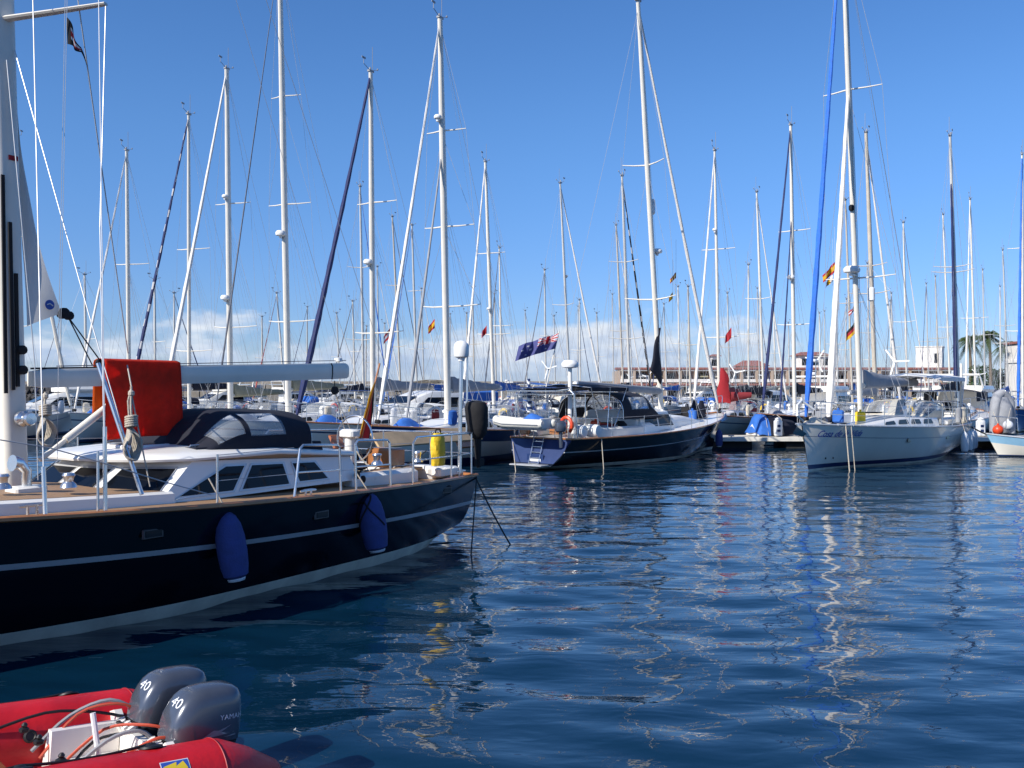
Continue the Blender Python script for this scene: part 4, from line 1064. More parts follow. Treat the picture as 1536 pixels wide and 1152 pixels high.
    tr.prism([Vector((.12, y, z)) for y, z in poly], (.045, 0, 0)); tr.build("transom", 'gel', o, smooth=False)
    ln = MB(); ln.loft([[Vector((x, -.36, .20)), Vector((x, -.30, .46)), Vector((x, -.24, .46)), Vector((x, -.22, .20))] for x in (.17, .55)], True, True, True)
    ln.loft([[Vector((x, -.22, .30)), Vector((x, .1, .18)), Vector((x, .1, .15)), Vector((x, -.22, .15))] for x in (.17, .55)], True, True, True); ln.build("splash_well", 'gel', o, smooth=False)
    th = MB(); th.box((.97, 0, .355), (.30, 1.0, .035), bev=.012); th.build("thwart", 'varnish', o)
    # gear on the thwart edge
    for y in (-.30, -.05, .3):
        cl = MB(); cl.box((.68, y, .475), (.05, .04, .03), bev=.008); cl.lathe((.68, y, .49), [(.012, 0), (.018, .012), (.008, .025)], 8); cl.build("seat_clamp", 'rubber', o)
    for yl in (.245, -.19):
        outboard(f, o, yl)
    # control cables
    for col, mt, r, paths in (("red_cable", 'cable', .009, [[(.55, -.1, .30), (.35, -.02, .50), (.18, .16, .545), (.05, .21, .50)], [(.6, -.25, .32), (.4, -.3, .52), (.2, -.24, .57), (.04, -.21, .50)], [(.5, .1, .28), (.3, .2, .42), (.16, .27, .50), (.05, .28, .47)]]),
                              ("grey_cable", 'greyplastic', .012, [[(.62, -.33, .34), (.42, -.36, .50), (.22, -.30, .58), (.06, -.26, .50)], [(.55, 0, .28), (.36, .06, .46), (.2, .1, .5), (.1, .12, .42)]]),
                              ("black_cable", 'rubber', .009, [[(.6, .05, .26), (.38, -.08, .42), (.18, -.02, .46), (.06, -.1, .44)], [(.9, -.40, .44), (.55, -.38, .53), (.25, -.34, .50), (.05, -.28, .44)], [(.45, .32, .40), (.3, .36, .44), (.15, .33, .43), (.05, .3, .42)]])):
        for p in paths:
            m = MB(); q = [Vector(k) for k in p]; cv = []
            for i in range(len(q)-1):
                for t in (0, .25, .5, .75):
                    p0 = q[max(0, i-1)]; p1 = q[i]; p2 = q[i+1]; p3 = q[min(len(q)-1, i+2)]
                    cv.append(.5*((2*p1)+(p2-p0)*t+(2*p0-5*p1+4*p2-p3)*t*t+(3*p1-p0-3*p2+p3)*t**3))
            cv.append(q[-1]); m.tube(cv, r, 6); m.build(col, mt, o)
    tl = MB(); tl.tube([(.36, .06, .22), (.42, -.02, .60)], .016, 8); tl.build("tilt_lever", 'plastic', o)

def outboard(f, parent, yl):
    x0 = -.07; z0 = .425
    e = bpy.data.objects.new("outboard_engine", None); COL.objects.link(e); e.parent = parent; e.location = (x0, yl, z0)
    tag(e, "blue grey outboard engine nearer the viewer" if yl > 0 else "blue grey outboard engine partly hidden behind its twin")
    n = 32
    def ring(z, hl_, hw, cx, p=.62, tilt=0):
        out = []
        for i in range(n):
            a = 2*PI*i/n; c, s = math.cos(a), math.sin(a)
            w = hw*(1-.10*(c > 0)*c)
            x = cx+hl_*math.copysign(abs(c)**p, c); out.append(Vector((x, w*math.copysign(abs(s)**p, s), z+tilt*(x))))
        return out
    # lower pan
    m = MB(); m.loft([ring(-.10, .10, .075, -.01), ring(-.06, .155, .105, -.015), ring(-.015, .198, .130, -.012, p=.55, tilt=.06), ring(.035, .208, .138, -.010, p=.52, tilt=.07)], True, True, True)
    pan = m.build("engine_pan", 'cowldark', e, angle=50)
    m = MB(); m.loft([ring(.037, .204, .134, -.010, p=.52, tilt=.07), ring(.045, .204, .134, -.010, p=.52, tilt=.07)], True); m.build("pan_seal", 'rubber', pan)
    # cowl
    rr = [(.044, .212, .142, -.010, .50, .07), (.10, .212, .144, -.014, .48, .06), (.17, .203, .141, -.022, .47, .04), (.23, .188, .134, -.034, .47, .01), (.272, .172, .126, -.044, .48, -.01),
          (.300, .150, .111, -.052, .52, -.025), (.318, .116, .086, -.055, .58, -.03), (.328, .066, .05, -.055, .7, -.03), (.331, .015, .01, -.055, .8, -.03)]
    m = MB(); m.loft([ring(*q) for q in rr], True, True, True); cowl = m.build("cowl", 'cowl', e, angle=60)
    rr2 = [(.020, .212, .133, -.010, .62, .10)]
    bv = bvh_of(cowl)
    # lettering, number, swoosh on both sides
    for s in (1, -1):
        ux = (-1, 0, 0) if s > 0 else (1, 0, 0)
        ox = -.065 if s > 0 else -.185
        text_on(cowl, "YAMAHA", .040, (ox, 0, .155), ux, (0, 0, 1), (0, s, 0), bv, 'decal', bold=0, spacing=1.08, off=.0015)
        k = -s
        for poly in ([(.05, .062), (-.03, .105), (-.06, .10), (-.14, .125), (-.07, .088), (-.16, .082), (-.04, .070)], [(-.09, .060), (-.17, .068), (-.17, .060)]):
            cx = sum(p[0] for p in poly)/len(poly); cz = sum(p[1] for p in poly)/len(poly); fan = []
            def prj(x, z):
                h = bv.ray_cast(Vector((x, s*.6, z)), Vector((0, -s, 0))); return (h[0] if h[0] else Vector((x, s*.13, z)))+Vector((0, s*.0015, 0))
            vs = []; fs = []; dn = []
            for i in range(len(poly)):
                a, b = poly[i], poly[(i+1) % len(poly)]
                for t in (0, .5): dn.append((a[0]+(b[0]-a[0])*t, a[1]+(b[1]-a[1])*t))
            vs = [prj(cx, cz)]+[prj(*p) for p in dn]
            fs = [[0, i+1, (i+1) % len(dn)+1] for i in range(len(dn))]
            m = MB(); m.add(vs, fs); m.build("swoosh_decal", 'decalgrey', cowl, smooth=False, flip=False)
    text_on(cowl, "40", .078, (0, .015, .19), (0, 1, 0), (-.25, 0, 1), (1, 0, .25), bv, 'decal', name="number", bold=0, spacing=1.1, off=.0015, center=True, sx=1.35)
    m = MB(); b0 = bv.ray_cast(Vector((.6, .012, .262)), Vector((-1, 0, 0)))
    if b0[0]: m.box(b0[0]+Vector((.001, 0, 0)), (.004, .05, .005)); m.build("number_bar", 'decal', cowl)
    # clamp bracket, carburettor stack and hoses in front
    m = MB(); m.box((.16, .0, -.07), (.10, .17, .10), bev=.02); m.box((.20, .07, -.16), (.05, .04, .26), bev=.012); m.box((.20, -.07, -.16), (.05, .04, .26), bev=.012); m.build("clamp_bracket", 'steel', e)
    m = MB()
    for k in range(5): m.box((.21+.012*(k % 2), -.085+.042*k, .0), (.06, .026, .10), bev=.008, rot=Matrix.Rotation(.5, 3, 'Y'))
    m.build("carburettor_stack", 'gel', e)
    m = MB(); m.tube([(.20, -.10, .02), (.27, -.02, .045), (.20, .10, .02)], .010, 6); m.build("fuel_hose", 'rubber', e)
    m = MB(); m.tube([(-.02, 0, -.08), (-.03, 0, -.30), (-.05, 0, -.62)], [.075, .06, .045], 12, flat=((1, 0, 0), .6)); m.box((-.10, 0, -.48), (.24, .12, .012)); m.lathe((-.12, 0, -.64), [(.01, -.12), (.045, -.04), (.05, .06), (.04, .12)], 12, (1, 0, 0)); m.build("engine_leg", 'cowldark', e)
    m = MB()
    for k in range(3):
        a = 2*PI*k/3; m.box((-.26, .07*math.cos(a), -.64+.07*math.sin(a)), (.02, .06, .10), rot=Matrix.Rotation(a, 3, 'X')@Matrix.Rotation(.5, 3, 'Z'), bev=.008)
    m.build("propeller", 'cowldark', e)
red_rib()

# ================================================================== the dark yacht in the middle
def yaw_of(x, y): return math.atan2(y, x)
def mid_yacht():
    fw = Vector((.62, .785, 0)).normalized(); f = Frame("sailing_yacht", (.885, 28.39, 0), yaw_of(fw.x, fw.y), "navy hulled yacht with navy sprayhood and bimini moored stern on in the middle distance", "sailing yacht", "moored sailing boats")
    o = f.o; hl = Hull(12.4, 3.9, bs=.60, fs=.92, fm=1.02, fb=1.5, draft=.5, zs=.02, rake=1.0, stern=-.42, pm=.30, pb=.85)
    hl.build(o, ['antifoul', 'boot', 'navyhull', 'silver', 'navyhull'], boot=(.02, .13), cove=(.36, .03), rail='varnish')
    dk, bw = hl.dk, hl.bw
    # transom sheet in brighter blue, sunlight put into its colour; ladder, lettering boards
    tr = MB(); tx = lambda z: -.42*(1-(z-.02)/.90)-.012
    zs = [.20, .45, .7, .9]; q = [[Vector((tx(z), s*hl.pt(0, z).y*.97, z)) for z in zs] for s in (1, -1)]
    tr.add([v for r in q for v in r], [[i, i+1, 5+i, 4+i] for i in range(3)]); tro = tr.build("transom_lit_tint", 'bluestripe', o)
    ld = MB()
    for y in (-.18, .18): ld.tube([(tx(.15)-.05, y, .12), (tx(.85)-.05, y, .98)], .016, 6)
    for k in range(5): ld.tube([(tx(.2+.16*k)-.05, -.18, .2+.16*k), (tx(.2+.16*k)-.05, .18, .2+.16*k)], .014, 6)
    ld.build("boarding_ladder", 'steel', o)
    nb = MB(); nb.box((tx(.34)-.02, 0, .34), (.012, .62, .26)); nbo = nb.build("name_board", 'bluestripe', o)
    ff = MB(); ff.box((tx(.38)-.03, 0, .40), (.008, .26, .07)); ff.box((tx(.30)-.032, -.02, .29), (.008, .42, .08)); ff.build("name_letters", 'decal', nbo)
    pl = MB(); pl.box((-.62, 0, .16), (.4, 1.2, .05), bev=.015); pl.build("swim_platform", 'silver', o)
    # cabin, deck saloon windows
    cr = trunk(o, hl, 3.9, 9.6, 1.30, .75, .40, nwin=0, slope=.3)
    ds = MB(); b3 = [(3.9, 1.22), (6.4, 1.15), (7.1, .7), (7.1, -.7), (6.4, -1.15), (3.9, -1.22)]; t3 = [(4.0, 1.08), (6.0, 1.02), (6.5, .62), (6.5, -.62), (6.0, -1.02), (4.0, -1.08)]
    z0, z1 = dk(5)+.05, dk(5)+.66
    ds.loft([[Vector((x, y, z0)) for x, y in b3], [Vector((x, y, z1)) for x, y in t3], [Vector((x*.98+.1, y*.8, z1+.07)) for x, y in t3]], True, True, True); dso = ds.build("deck_saloon", 'gel', o, angle=30)
    for s in (1, -1):
        for xa, xb in ((4.2, 5.1), (5.2, 6.0)):
            w = MB(); A = Vector((xa, s*1.22, z0)); B_ = Vector((xa+.05, s*1.08, z1))
            def pt_(x, t): return Vector((x, s*((1.22-.028*(x-3.9))+(-.14)*t+.006), z0+(z1-z0)*t))
            w.prism([pt_(xa, .22), pt_(xb+.12*(xb > 5.5)*2, .22), pt_(xb, .86), pt_(xa+.03, .86)], (0, s*.008, 0)); w.build("window", 'glass', dso, smooth=False)
    for y0, y1 in ((-.6, -.05), (.05, .6)):
        w = MB(); w.prism([Vector((7.11, y0, z0+.18)), Vector((7.11, y1, z0+.18)), Vector((6.62, y1, z1-.05)), Vector((6.62, y0, z1-.05))], (.012, 0, .01)); w.build("window", 'glass', dso, smooth=False)
    hood(o, 5.35, 2.7, 1.28, dk(4)+.50, .86, 'canvas', front=.38)
    # bimini over the wheel
    bm_ = MB(); bz = dk(2)+1.55
    bm_.grid(lambda u, v: Vector((.9+2.3*u, (v*2-1)*1.15, bz+.12*(1-(v*2-1)**2)-.10*(u-.5)**2*2)), 10, 10); bm_.grid(lambda u, v: Vector((.9+2.3*u, 1.15*(1 if v > .5 else -1), bz-.12*abs(v*2-1))), 6, 2); bo = bm_.build("bimini", 'canvas', o)
    fr = MB()
    for x in (1.0, 2.1, 3.1): fr.tube([(1.9+.25*(x-2.1), 1.15, dk(2)), (x, 1.14, bz), (x, 0, bz+.11), (x, -1.14, bz), (1.9+.25*(x-2.1), -1.15, dk(2))], .014, 6)
    fr.build("bimini_frame", 'steel', bo)
    # cockpit coaming, wheel, white lockers
    ck = MB()
    for s in (1, -1): ck.box((2.5, s*1.18, dk(2.5)+.14), (2.9, .26, .34), bev=.06)
    ck.box((3.85, 0, dk(3.8)+.25), (.2, 2.2, .5), bev=.04); ck.build("cockpit_coaming", 'gel', o)
    st = MB(); st.box((2.3, -1.0, dk(2.3)+.28), (1.1, .02, .16), bev=.005); st.build("coaming_slats", 'greyplastic', o)
    for x, y, d in ((.55, -1.05, .42), (1.05, -1.22, .4), (.5, .6, .4)):
        c = MB(); c.lathe((x, y-.2, dk(x)+.24), [(.001, 0), (.17, .02), (.2, .08), (.2, .36), (.17, .42), (.001, .44)], 14, (0, 1, 0)); c.build("liferaft_canister", 'plastic', o)
    # stern arch with radar post
    ar = MB(); ar.tube([(.35, 1.1, dk(0)), (.2, 1.08, dk(0)+1.35), (.2, .9, dk(0)+1.5), (.2, -.9, dk(0)+1.5), (.2, -1.08, dk(0)+1.35), (.35, -1.1, dk(0))], .03, 8)
    ar.tube([(.2, .9, dk(0)+1.5), (-.5, .9, dk(0)+1.45)], .025, 6); ar.tube([(.2, -.9, dk(0)+1.5), (-.5, -.9, dk(0)+1.45)], .025, 6); ar.tube([(-.5, .9, dk(0)+1.45), (-.5, -.9, dk(0)+1.45)], .02, 6); aro = ar.build("stern_arch", 'steel', o)
    sp = MB(); sp.box((-.05, 0, dk(0)+1.56), (.7, 1.7, .03)); sp.build("solar_panel", 'bluestripe', aro)
    pp = f.aty(855, 660, -.7); pt2 = f.aty(855, 552, -.7)
    po = MB(); po.tube([pp, pt2], [.075, .065], 10); poo = po.build("radar_post", 'gel', o); radar(poo, pt2+Vector((0, 0, .02)), .27, .22)
    hw = MB(); hw.tube([f.aty(794, 640, .75), f.aty(794, 618, .75), f.aty(793, 572, .75)], [.085, .10, .04], 10, mifun=lambda i, j: 0)
    a, b = f.aty(794, 618, .75), f.aty(793, 568, .75); m = MB(); n = 24
    m.tube([a.lerp(b, i/n) for i in range(n+1)], [.105*(1-.55*i/n) for i in range(n+1)], 10, mifun=lambda i, j: 1 if (i+j*.4) % 4 < 2 else 0); m.build("rolled_banner", ['plastic', 'bluestripe'], o)
    # outboard on the pushpit
    c = f.aty(841, 640, -1.0); m = MB()
    m.loft([[c+Vector((q*1.3*math.cos(a), q*math.sin(a), z)) for a in [2*PI*i/14 for i in range(14)]] for q, z in ((.10, -.16), (.15, -.12), (.165, 0), (.15, .12), (.09, .18))], True, True, True)
    m.tube([c+Vector((0, 0, -.14)), c+Vector((0, 0, -.62))], [.06, .04], 8); m.build("stowed_outboard", 'cowl', o)
    rails(o, hl, n=8, h=.62, single=True)
    base = f.aty(993, 612, 0); base = Vector((base.x, 0, dk(base.x)+.1)); top = f.aty(957, 2, 0)
    fore = Vector((12.1, 0, dk(12.3)+.15))
    m = rig(f, hl, base, top, r=.125, spread=((.30, 1.05), (.62, .85)), mat='mast', fore=fore, fmat='sailw', fr_r=.085, boomL=0, radars=(), shroud_r=.006)
    radar_p = base.lerp(top, .415)+Vector((.35, 0, 0)); radar(m, radar_p, .19, .15)
    b_ = MB(); b_.tube([base.lerp(top, .415), radar_p+Vector((0, 0, -.06))], .03, 6); b_.build("radar_bracket", 'greyplastic', m)
    rr = MB(); rr.lathe(base.lerp(top, .505)+Vector((.17, 0, 0)), [(.05, 0), (.1, .06), (.1, .5), (.05, .56)], 12); rr.build("radar_reflector", 'plastic', m)
    # grey boom with stowed sail, dark storm sail on the mast
    g, e = base+Vector((-.15, 0, 1.15)), None; e = Vector((1.9, 0, g.z+.22)); bo = MB(); bo.tube([g, e], [.13, .12], 10, flat=((0, 0, 1), .7)); boo = bo.build("boom", 'canvasgrey', o)
    ec = MB(); ec.lathe(e, [(.02, 0), (.09, .02), (.09, .10), (.02, .12)], 8, (-1, 0, 0)); wire(ec, e, Vector((1.5, 0, dk(1)+.4)), .012, 5); ec.build("boom_fitting", 'plastic', boo)
    vb = MB(); vb.tube([base+Vector((-.1, 0, .1)), g.lerp(e, .28)], .045, 8); vb.build("boom_vang", 'mast', o)
    A, B_, C = f.aty(993, 580, -.06), f.aty(988, 492, -.06), f.aty(976, 555, -.06)
    s = MB(); s.grid(lambda u, v: (A.lerp(B_, v)).lerp(C.lerp(B_, v), u)+Vector((0, -.06*math.sin(PI*u)-.03*math.sin(7*v), 0)), 8, 14); so = s.build("storm_sail", 'canvas', o)
    md = so.modifiers.new("thickness", 'SOLIDIFY'); md.thickness = .05
    for px, lab in ((1042, 'a'), (1052, 'b')):
        p = f.aty(px, 612, -.3 if lab == 'a' else .25); m = MB()
        m.loft([[p+Vector((q*math.cos(a)*1.2, q*math.sin(a)*.7, z)) for a in [2*PI*i/10 for i in range(10)]] for q, z in ((.10, -.30), (.22, -.26), (.24, -.1), (.16, .08), (.08, .3))], True, True, True)
        m.build("covered_sail_bag", 'canvas', o)
    # anchor on the bow roller
    an = MB(); z = dk(12.3); an.tube([(12.0, .0, z+.06), (12.75, 0, z+.02)], .03, 6); an.prism([Vector((12.8, 0, z-.02)), Vector((12.55, .17, z-.28)), Vector((12.45, 0, z-.36)), Vector((12.55, -.17, z-.28))], (-.04, 0, -.02)); an.build("anchor", 'steel', o)
    return f, hl
MY, MYH = mid_yacht()

def flag_on(fr, top, bot, fly, drop, spec, label, name="flag", staff=True, nu=24, nv=12, wave=.06, ph=0, staffmat='plastic'):
    """flag on its own staff; spec(u,v) gives a material slot, spec.mats the slots"""
    w0 = bot
    q = Frame(name, w0, 0, label, "flag", "flags and pennants")
    T = q.l(top); Bt = Vector((0, 0, 0))
    if staff: m = MB(); m.tube([Bt, T+(T-Bt).normalized()*.06], .016, 6); m.build("flagstaff", staffmat, q.o)
    h0 = T; h1 = T+(Bt-T).normalized()*drop
    S = cloth(h1, h0, fly, wave=wave, ph=ph)
    m = MB(); m.grid(S, nu, nv, mifun=spec[1]); m.build("flag_cloth", spec[0], q.o, flip=False)
    return q
def union(u, v):
    # blue ensign: the crossed canton in the upper hoist quarter
    if u < .5 and v > .48:
        a, b = u/.5, (v-.48)/.52
        if abs(a-.5) < .07 or abs(b-.5) < .10: return 1
        if abs(a-.5) < .14 or abs(b-.5) < .18: return 2
        if abs(a-b) < .09 or abs(a-(1-b)) < .09: return 1
        if abs(a-b) < .18 or abs(a-(1-b)) < .18: return 2
        return 0
    for cx, cy in ((.25, .2), (.74, .75), (.66, .48), (.86, .55), (.75, .2)):
        if abs(u-cx) < .03 and abs(v-cy) < .05: return 2
    return 0
def tri(a, b, c, horizontal=True): return ([a, b, c], lambda u, v: 2 if v < .33 else (1 if v < .67 else 0))

def mid_gear():
    f, hl = MY, MYH
    # blue ensign
    Y = 28.2
    flag_on(f, P(838, 500, Y), P(818, 585, Y), P(776, 531, Y)-P(836, 515, Y), .48, (['flagblue', 'red', 'flagwhite'], union), "blue ensign flying from a white staff over the dark yacht's stern", wave=.24, staffmat='mast', nu=48, nv=24)
    # dinghy across the davits
    c = f.w((-.75, .35, 0)); px = P(785, 630, c.y); yw = math.atan2(f.M[1][1], f.M[0][1])
    d = Frame("dinghy", (px.x-.02, c.y, px.z-.12), yw, "small white inflatable dinghy with blue cover hanging at the dark yacht's stern", "dinghy")
    m = MB()
    for s in (1, -1):
        m.tube([(-.98, s*.32, .02), (-.9, s*.33, .02), (.45, s*.33, .03), (.8, s*.24, .08), (1.0, s*.02, .13)], [.10, .14, .145, .14, .12], 14)
    m.build("tube", 'gel2', d.o, angle=60)
    m = MB()
    for s in (1, -1): m.tube([(-.9, s*.475, .0), (.45, s*.475, .01), (.82, s*.37, .06), (1.0, s*.10, .10)], .016, 5)
    m.build("rubbing_strake", 'greyplastic', d.o)
    m = MB(); m.loft([[Vector((x, -.26, 0)), Vector((x, 0, -.16-.02*(x < .6))), Vector((x, .26, 0)), Vector((x, 0, .04))] for x in (-.85, -.2, .4, .8)], True, True, True); m.build("floor", 'canvaswhite', d.o)
    m = MB(); m.grid(lambda u, v: Vector((-.75+1.1*u, (v-.5)*.62, .10+.22*math.sin(PI*v)*math.sin(PI*min(1, u*1.3+.1))+.015*math.sin(13*u+5*v))), 14, 10); m.build("cover", 'canvasblue', d.o)
    m = MB(); m.box((-.86, 0, .03), (.05, .56, .30), bev=.01); m.build("transom", 'gel', d.o)
    # ropes and fender of this boat
    for (xa, px, py, lab) in ((1.15, 866, 720, "pale mooring line hanging from the dark yacht's quarter into the water"),):
        a = f.w((xa, -hl.bw(xa), hl.dk(xa))); b = f.w((xa-.05, -hl.bw(xa)-.12, -.1))
        m = MB(); m.tube(sag(a, b, .0, 6), .014, 6); tag(m.build("mooring_line", 'rope'), lab, "rope", "mooring lines")
    a = f.w((.1, hl.bw(.1), hl.dk(.1))); b = P(774, 712, 27.5); b.z = -.1; m = MB(); m.tube(sag(a, b, 0, 6), .013, 6); tag(m.build("mooring_line", 'rope'), "pale mooring line slanting into the water left of the dark yacht's transom", "rope", "mooring lines")
    x = 8.8; fender(f, f.w((x, -hl.bw(x)-.10, hl.dk(x)-.25)), .62, .14, 'fender', "dark blue fender hanging near the bow of the middle navy yacht", "fenders on the middle row", f.w((x, -hl.bw(x)+.02, hl.dk(x)+.05)))
mid_gear()

# ================================================================== the white yacht on the right
def white_yacht():
    fw = Vector((-.638, -.770, 0)).normalized(); f = Frame("sailing_yacht", (16.46, 36.83, 0), yaw_of(fw.x, fw.y), "white hulled yacht with blue lettering on its bow and bright blue furled headsail", "sailing yacht", "moored sailing boats")
    o = f.o; hl = Hull(12.6, 4.0, bs=.78, fs=1.12, fm=1.16, fb=1.40, draft=.45, zs=.05, rake=.55, stern=-.2, pm=.22, pb=.8)
    h = hl.build(o, ['boot', 'bluestripe', 'hullwhite', 'bluestripe', 'hullwhite'], boot=(.06, .19), cove=(.34, .014), rail='silver')
    dk, bw = hl.dk, hl.bw
    trunk(o, hl, 3.6, 10.3, 1.35, .7, .34, nwin=4, slope=.4)
    # bow lettering on the port side
    vs, fs = text2d("Cosa de la Vida", .28, shear=.4, bold=.003); x0 = 12.05
    out = [Vector((x0-v.x*.92, hl.side_y(x0-v.x*.92, 1.02+v.y+.02*v.x*0)+.006, 1.0+v.y*.95+.012*(2-v.x))) for v in vs]
    m = MB(); m.add(out, fs); m.build("name_lettering", 'logoblue', h, smooth=False, flip=False)
    for x, z in ((7.9, .80), (4.6, .78)):
        y = hl.side_y(x, z); m = MB(); m.box((x, y+.004, z), (.34, .02, .12), bev=.008); m.build("portlight", 'glass', o)
    for x in (11.0, 11.35):
        m = MB(); m.lathe((x, hl.side_y(x, .36)-.01, .36), [(.035, 0), (.035, .018), (.001, .019)], 10, (0, 1, 0)); m.build("skin_fitting", 'black', o)
    # toe rail scallops
    m = MB()
    for i in range(40):
        x = .5+i*.28; m.box((x, bw(x)-.005, dk(x)+.02), (.14, .02, .045))
    m.build("rail_slots", 'silver', o)
    # sprayhood in pale canvas, white bimini on a frame
    hood(o, 4.6, 2.6, 1.25, dk(4)+.30, .62, 'canvascream', front=.5)
    bz = dk(2)+1.75; m = MB(); m.grid(lambda u, v: Vector((-.1+3.3*u, (v*2-1)*1.3, bz+.16*(1-(v*2-1)**2)-.22*max(0, u-.75)*2)), 12, 10)
    m.grid(lambda u, v: Vector((-.1+3.3*u, 1.3, bz-.14*v)), 6, 2); m.grid(lambda u, v: Vector((-.1+3.3*u, -1.3, bz-.14*v)), 6, 2); m.grid(lambda u, v: Vector((-.1, (u*2-1)*1.3, bz+.16*(1-(u*2-1)**2)-.12*v)), 10, 2); bo = m.build("bimini", 'canvaswhite', o)
    m = MB()
    for x in (0, 1.1, 2.2, 3.1): m.tube([(1.2+.3*(x-1.2), 1.35, dk(1)), (x, 1.29, bz-.02), (x, 0, bz+.14), (x, -1.29, bz-.02), (1.2+.3*(x-1.2), -1.35, dk(1))], .016, 6)
    m.build("bimini_frame", 'steel', bo)
    m = MB()
    for s in (1, -1): m.box((1.7, s*1.3, dk(1.7)+.14), (2.6, .3, .3), bev=.07)
    m.build("cockpit_coaming", 'gel', o)
    m = MB(); m.tube([(1.2, .0, dk(1)), (1.2, 0, dk(1)+.8)], .09, 10); w_ = m.build("wheel_pedestal", 'gel', o)
    m = MB(); c = Vector((1.05, 0, dk(1)+.75)); m.tube([c+Vector((0, .45*math.cos(a), .45*math.sin(a))) for a in [2*PI*i/24 for i in range(24)]], .016, 6, closed=True); m.build("steering_wheel", 'steel', w_)
    rails(o, hl, n=9, h=.64, single=True)
    # white box on the stern post, gas bottle post
    m = MB(); m.tube([(.1, 1.2, dk(0)), (.1, 1.2, dk(0)+2.3)], .045, 8); m.build("stern_post", 'mast', o)
    # windlass, anchor roller, rope cover on the bow
    m = MB(); m.box((11.1, 0, dk(11)+.12), (.35, .3, .22), bev=.06); m.build("windlass", 'greyplastic', o)
    m = MB(); m.grid(lambda u, v: Vector((11.3+.9*u, (v-.5)*.8*(1-.6*u), dk(11.8)+.05+.20*math.sin(PI*v)*math.sin(PI*u)+.02*math.sin(12*u+9*v))), 12, 10); m.build("rope_bag", 'canvascream', o)
    z = dk(12.5); m = MB(); m.tube([(11.8, 0, z+.05), (12.85, 0, z-.0)], .035, 6); m.prism([Vector((12.95, 0, z-.04)), Vector((12.75, .2, z-.25)), Vector((12.62, 0, z-.34)), Vector((12.75, -.2, z-.25))], (-.05, 0, -.02)); m.build("anchor", 'steel', o)
    # mast, furled headsails
    base = f.aty(1291, 626, 0); base = Vector((base.x, 0, dk(base.x)+.28)); top = f.aty(1263, -130, 0)
    fore = Vector((12.3, 0, dk(12.4)+.22)); inn = Vector((10.55, 0, dk(10.6)+.1))
    ms = rig(f, hl, base, top, r=.125, flat=.65, spread=((.285, 1.15), (.66, .95)), mat='mast', fore=fore, fmat='furlblue', fr_r=.105, inner=(inn, .665, .13, 'sailw'), boomL=0, shroud_r=.0065)
    p = base.lerp(top, .295)+Vector((.34, 0, 0)); radar(ms, p, .27, .2); m = MB(); m.box(base.lerp(top, .29)+Vector((.2, 0, 0)), (.4, .12, .05)); m.build("radar_bracket", 'plastic', ms)
    m = MB(); q = base.lerp(top, .425); m.lathe(q+Vector((.14, 0, -.1)), [(.05, 0), (.085, .05), (.085, .16), (.05, .2)], 10); m.build("deck_lamp", 'black', ms)
    m = MB(); q = base.lerp(top, .235)+Vector((.2, .55, 0)); m.lathe(q, [(.05, 0), (.11, .04), (.11, .42), (.05, .46)], 10); m.build("radar_reflector", 'plastic', ms)
    g = base+Vector((-.15, 0, 1.05)); e = Vector((1.7, 0, g.z+.12)); m = MB(); m.tube([g, e], .09, 8); bo = m.build("boom", 'mast', o)
    n = 20; m = MB(); rings = []
    for i in range(n+1):
        t = i/n; c = g.lerp(e, .02+.95*t); hh = (.36*(1-t)**1.5+.17)*(1+.05*math.sin(i*2.3))
        rings.append([c+Vector((0, .15*math.cos(a), hh*max(0, math.sin(a))+.1*min(0, math.sin(a)))) for a in [2*PI*j/12 for j in range(12)]])
    m.loft(rings, True, True, True); m.build("sail_cover", 'canvasgrey', bo)
    m = MB(); wire(m, e, base.lerp(top, .985), .004); wire(m, e, (.9, 0, dk(1)+.3), .008, 5); wire(m, (.2, 0, dk(0)), base.lerp(top, .99), .006); m.build("boom_line", 'wire', bo, smooth=False)
    # dark halyard lines down the mast
    m = MB(); wire(m, base+Vector((.1, .16, .3)), base.lerp(top, .9)+Vector((.05, .1, 0)), .008, 5); m.build("halyard", 'wiredark', ms)
    # life ring holder and stowed pole on the foredeck
    m = MB(); m.tube([(12.3, .25, dk(12)+.45), (12.6, .0, dk(12)+.72), (12.9, .0, dk(12)+.60), (12.95, 0, dk(12)+.30), (12.5, 0, dk(12)+.12)], .035, 8); m.build("anchor_hoop", 'plastic', o)
    return f, hl
WY, WYH = white_yacht()
def white_gear():
    f, hl = WY, WYH
    labs = ["white fender nearest the bow of the white yacht, set apart from the row", "second white fender along the white yacht's side counted from the bow", "third white fender along the white yacht's side counted from the bow", "white fender at the stern corner of the white yacht"]
    for x, lab in zip((2.9, 1.9, 1.15, .45), labs):
        fender(f, f.w((x, hl.bw(x)+.12, .90)), .72, .135, 'fenderwhite', lab, "white fenders on the white yacht", f.w((x, hl.bw(x)-.02, hl.dk(x)+.3)))
    for xa, pts, lab in ((11.2, (1245, 722), "tan mooring line hanging in front of the white yacht's bow"), (11.0, (1250, 716), "thin yellowish line beside the mooring line at the white yacht's bow")):
        a = f.w((xa, hl.bw(xa)+.01, hl.dk(xa)+.05)); b = f.w((xa, hl.bw(xa)+.14, -.15)); m = MB(); m.tube([a, b], .018 if xa > 11.1 else .012, 6); tag(m.build("mooring_line", 'rope'), lab, "rope", "mooring lines")
white_gear()

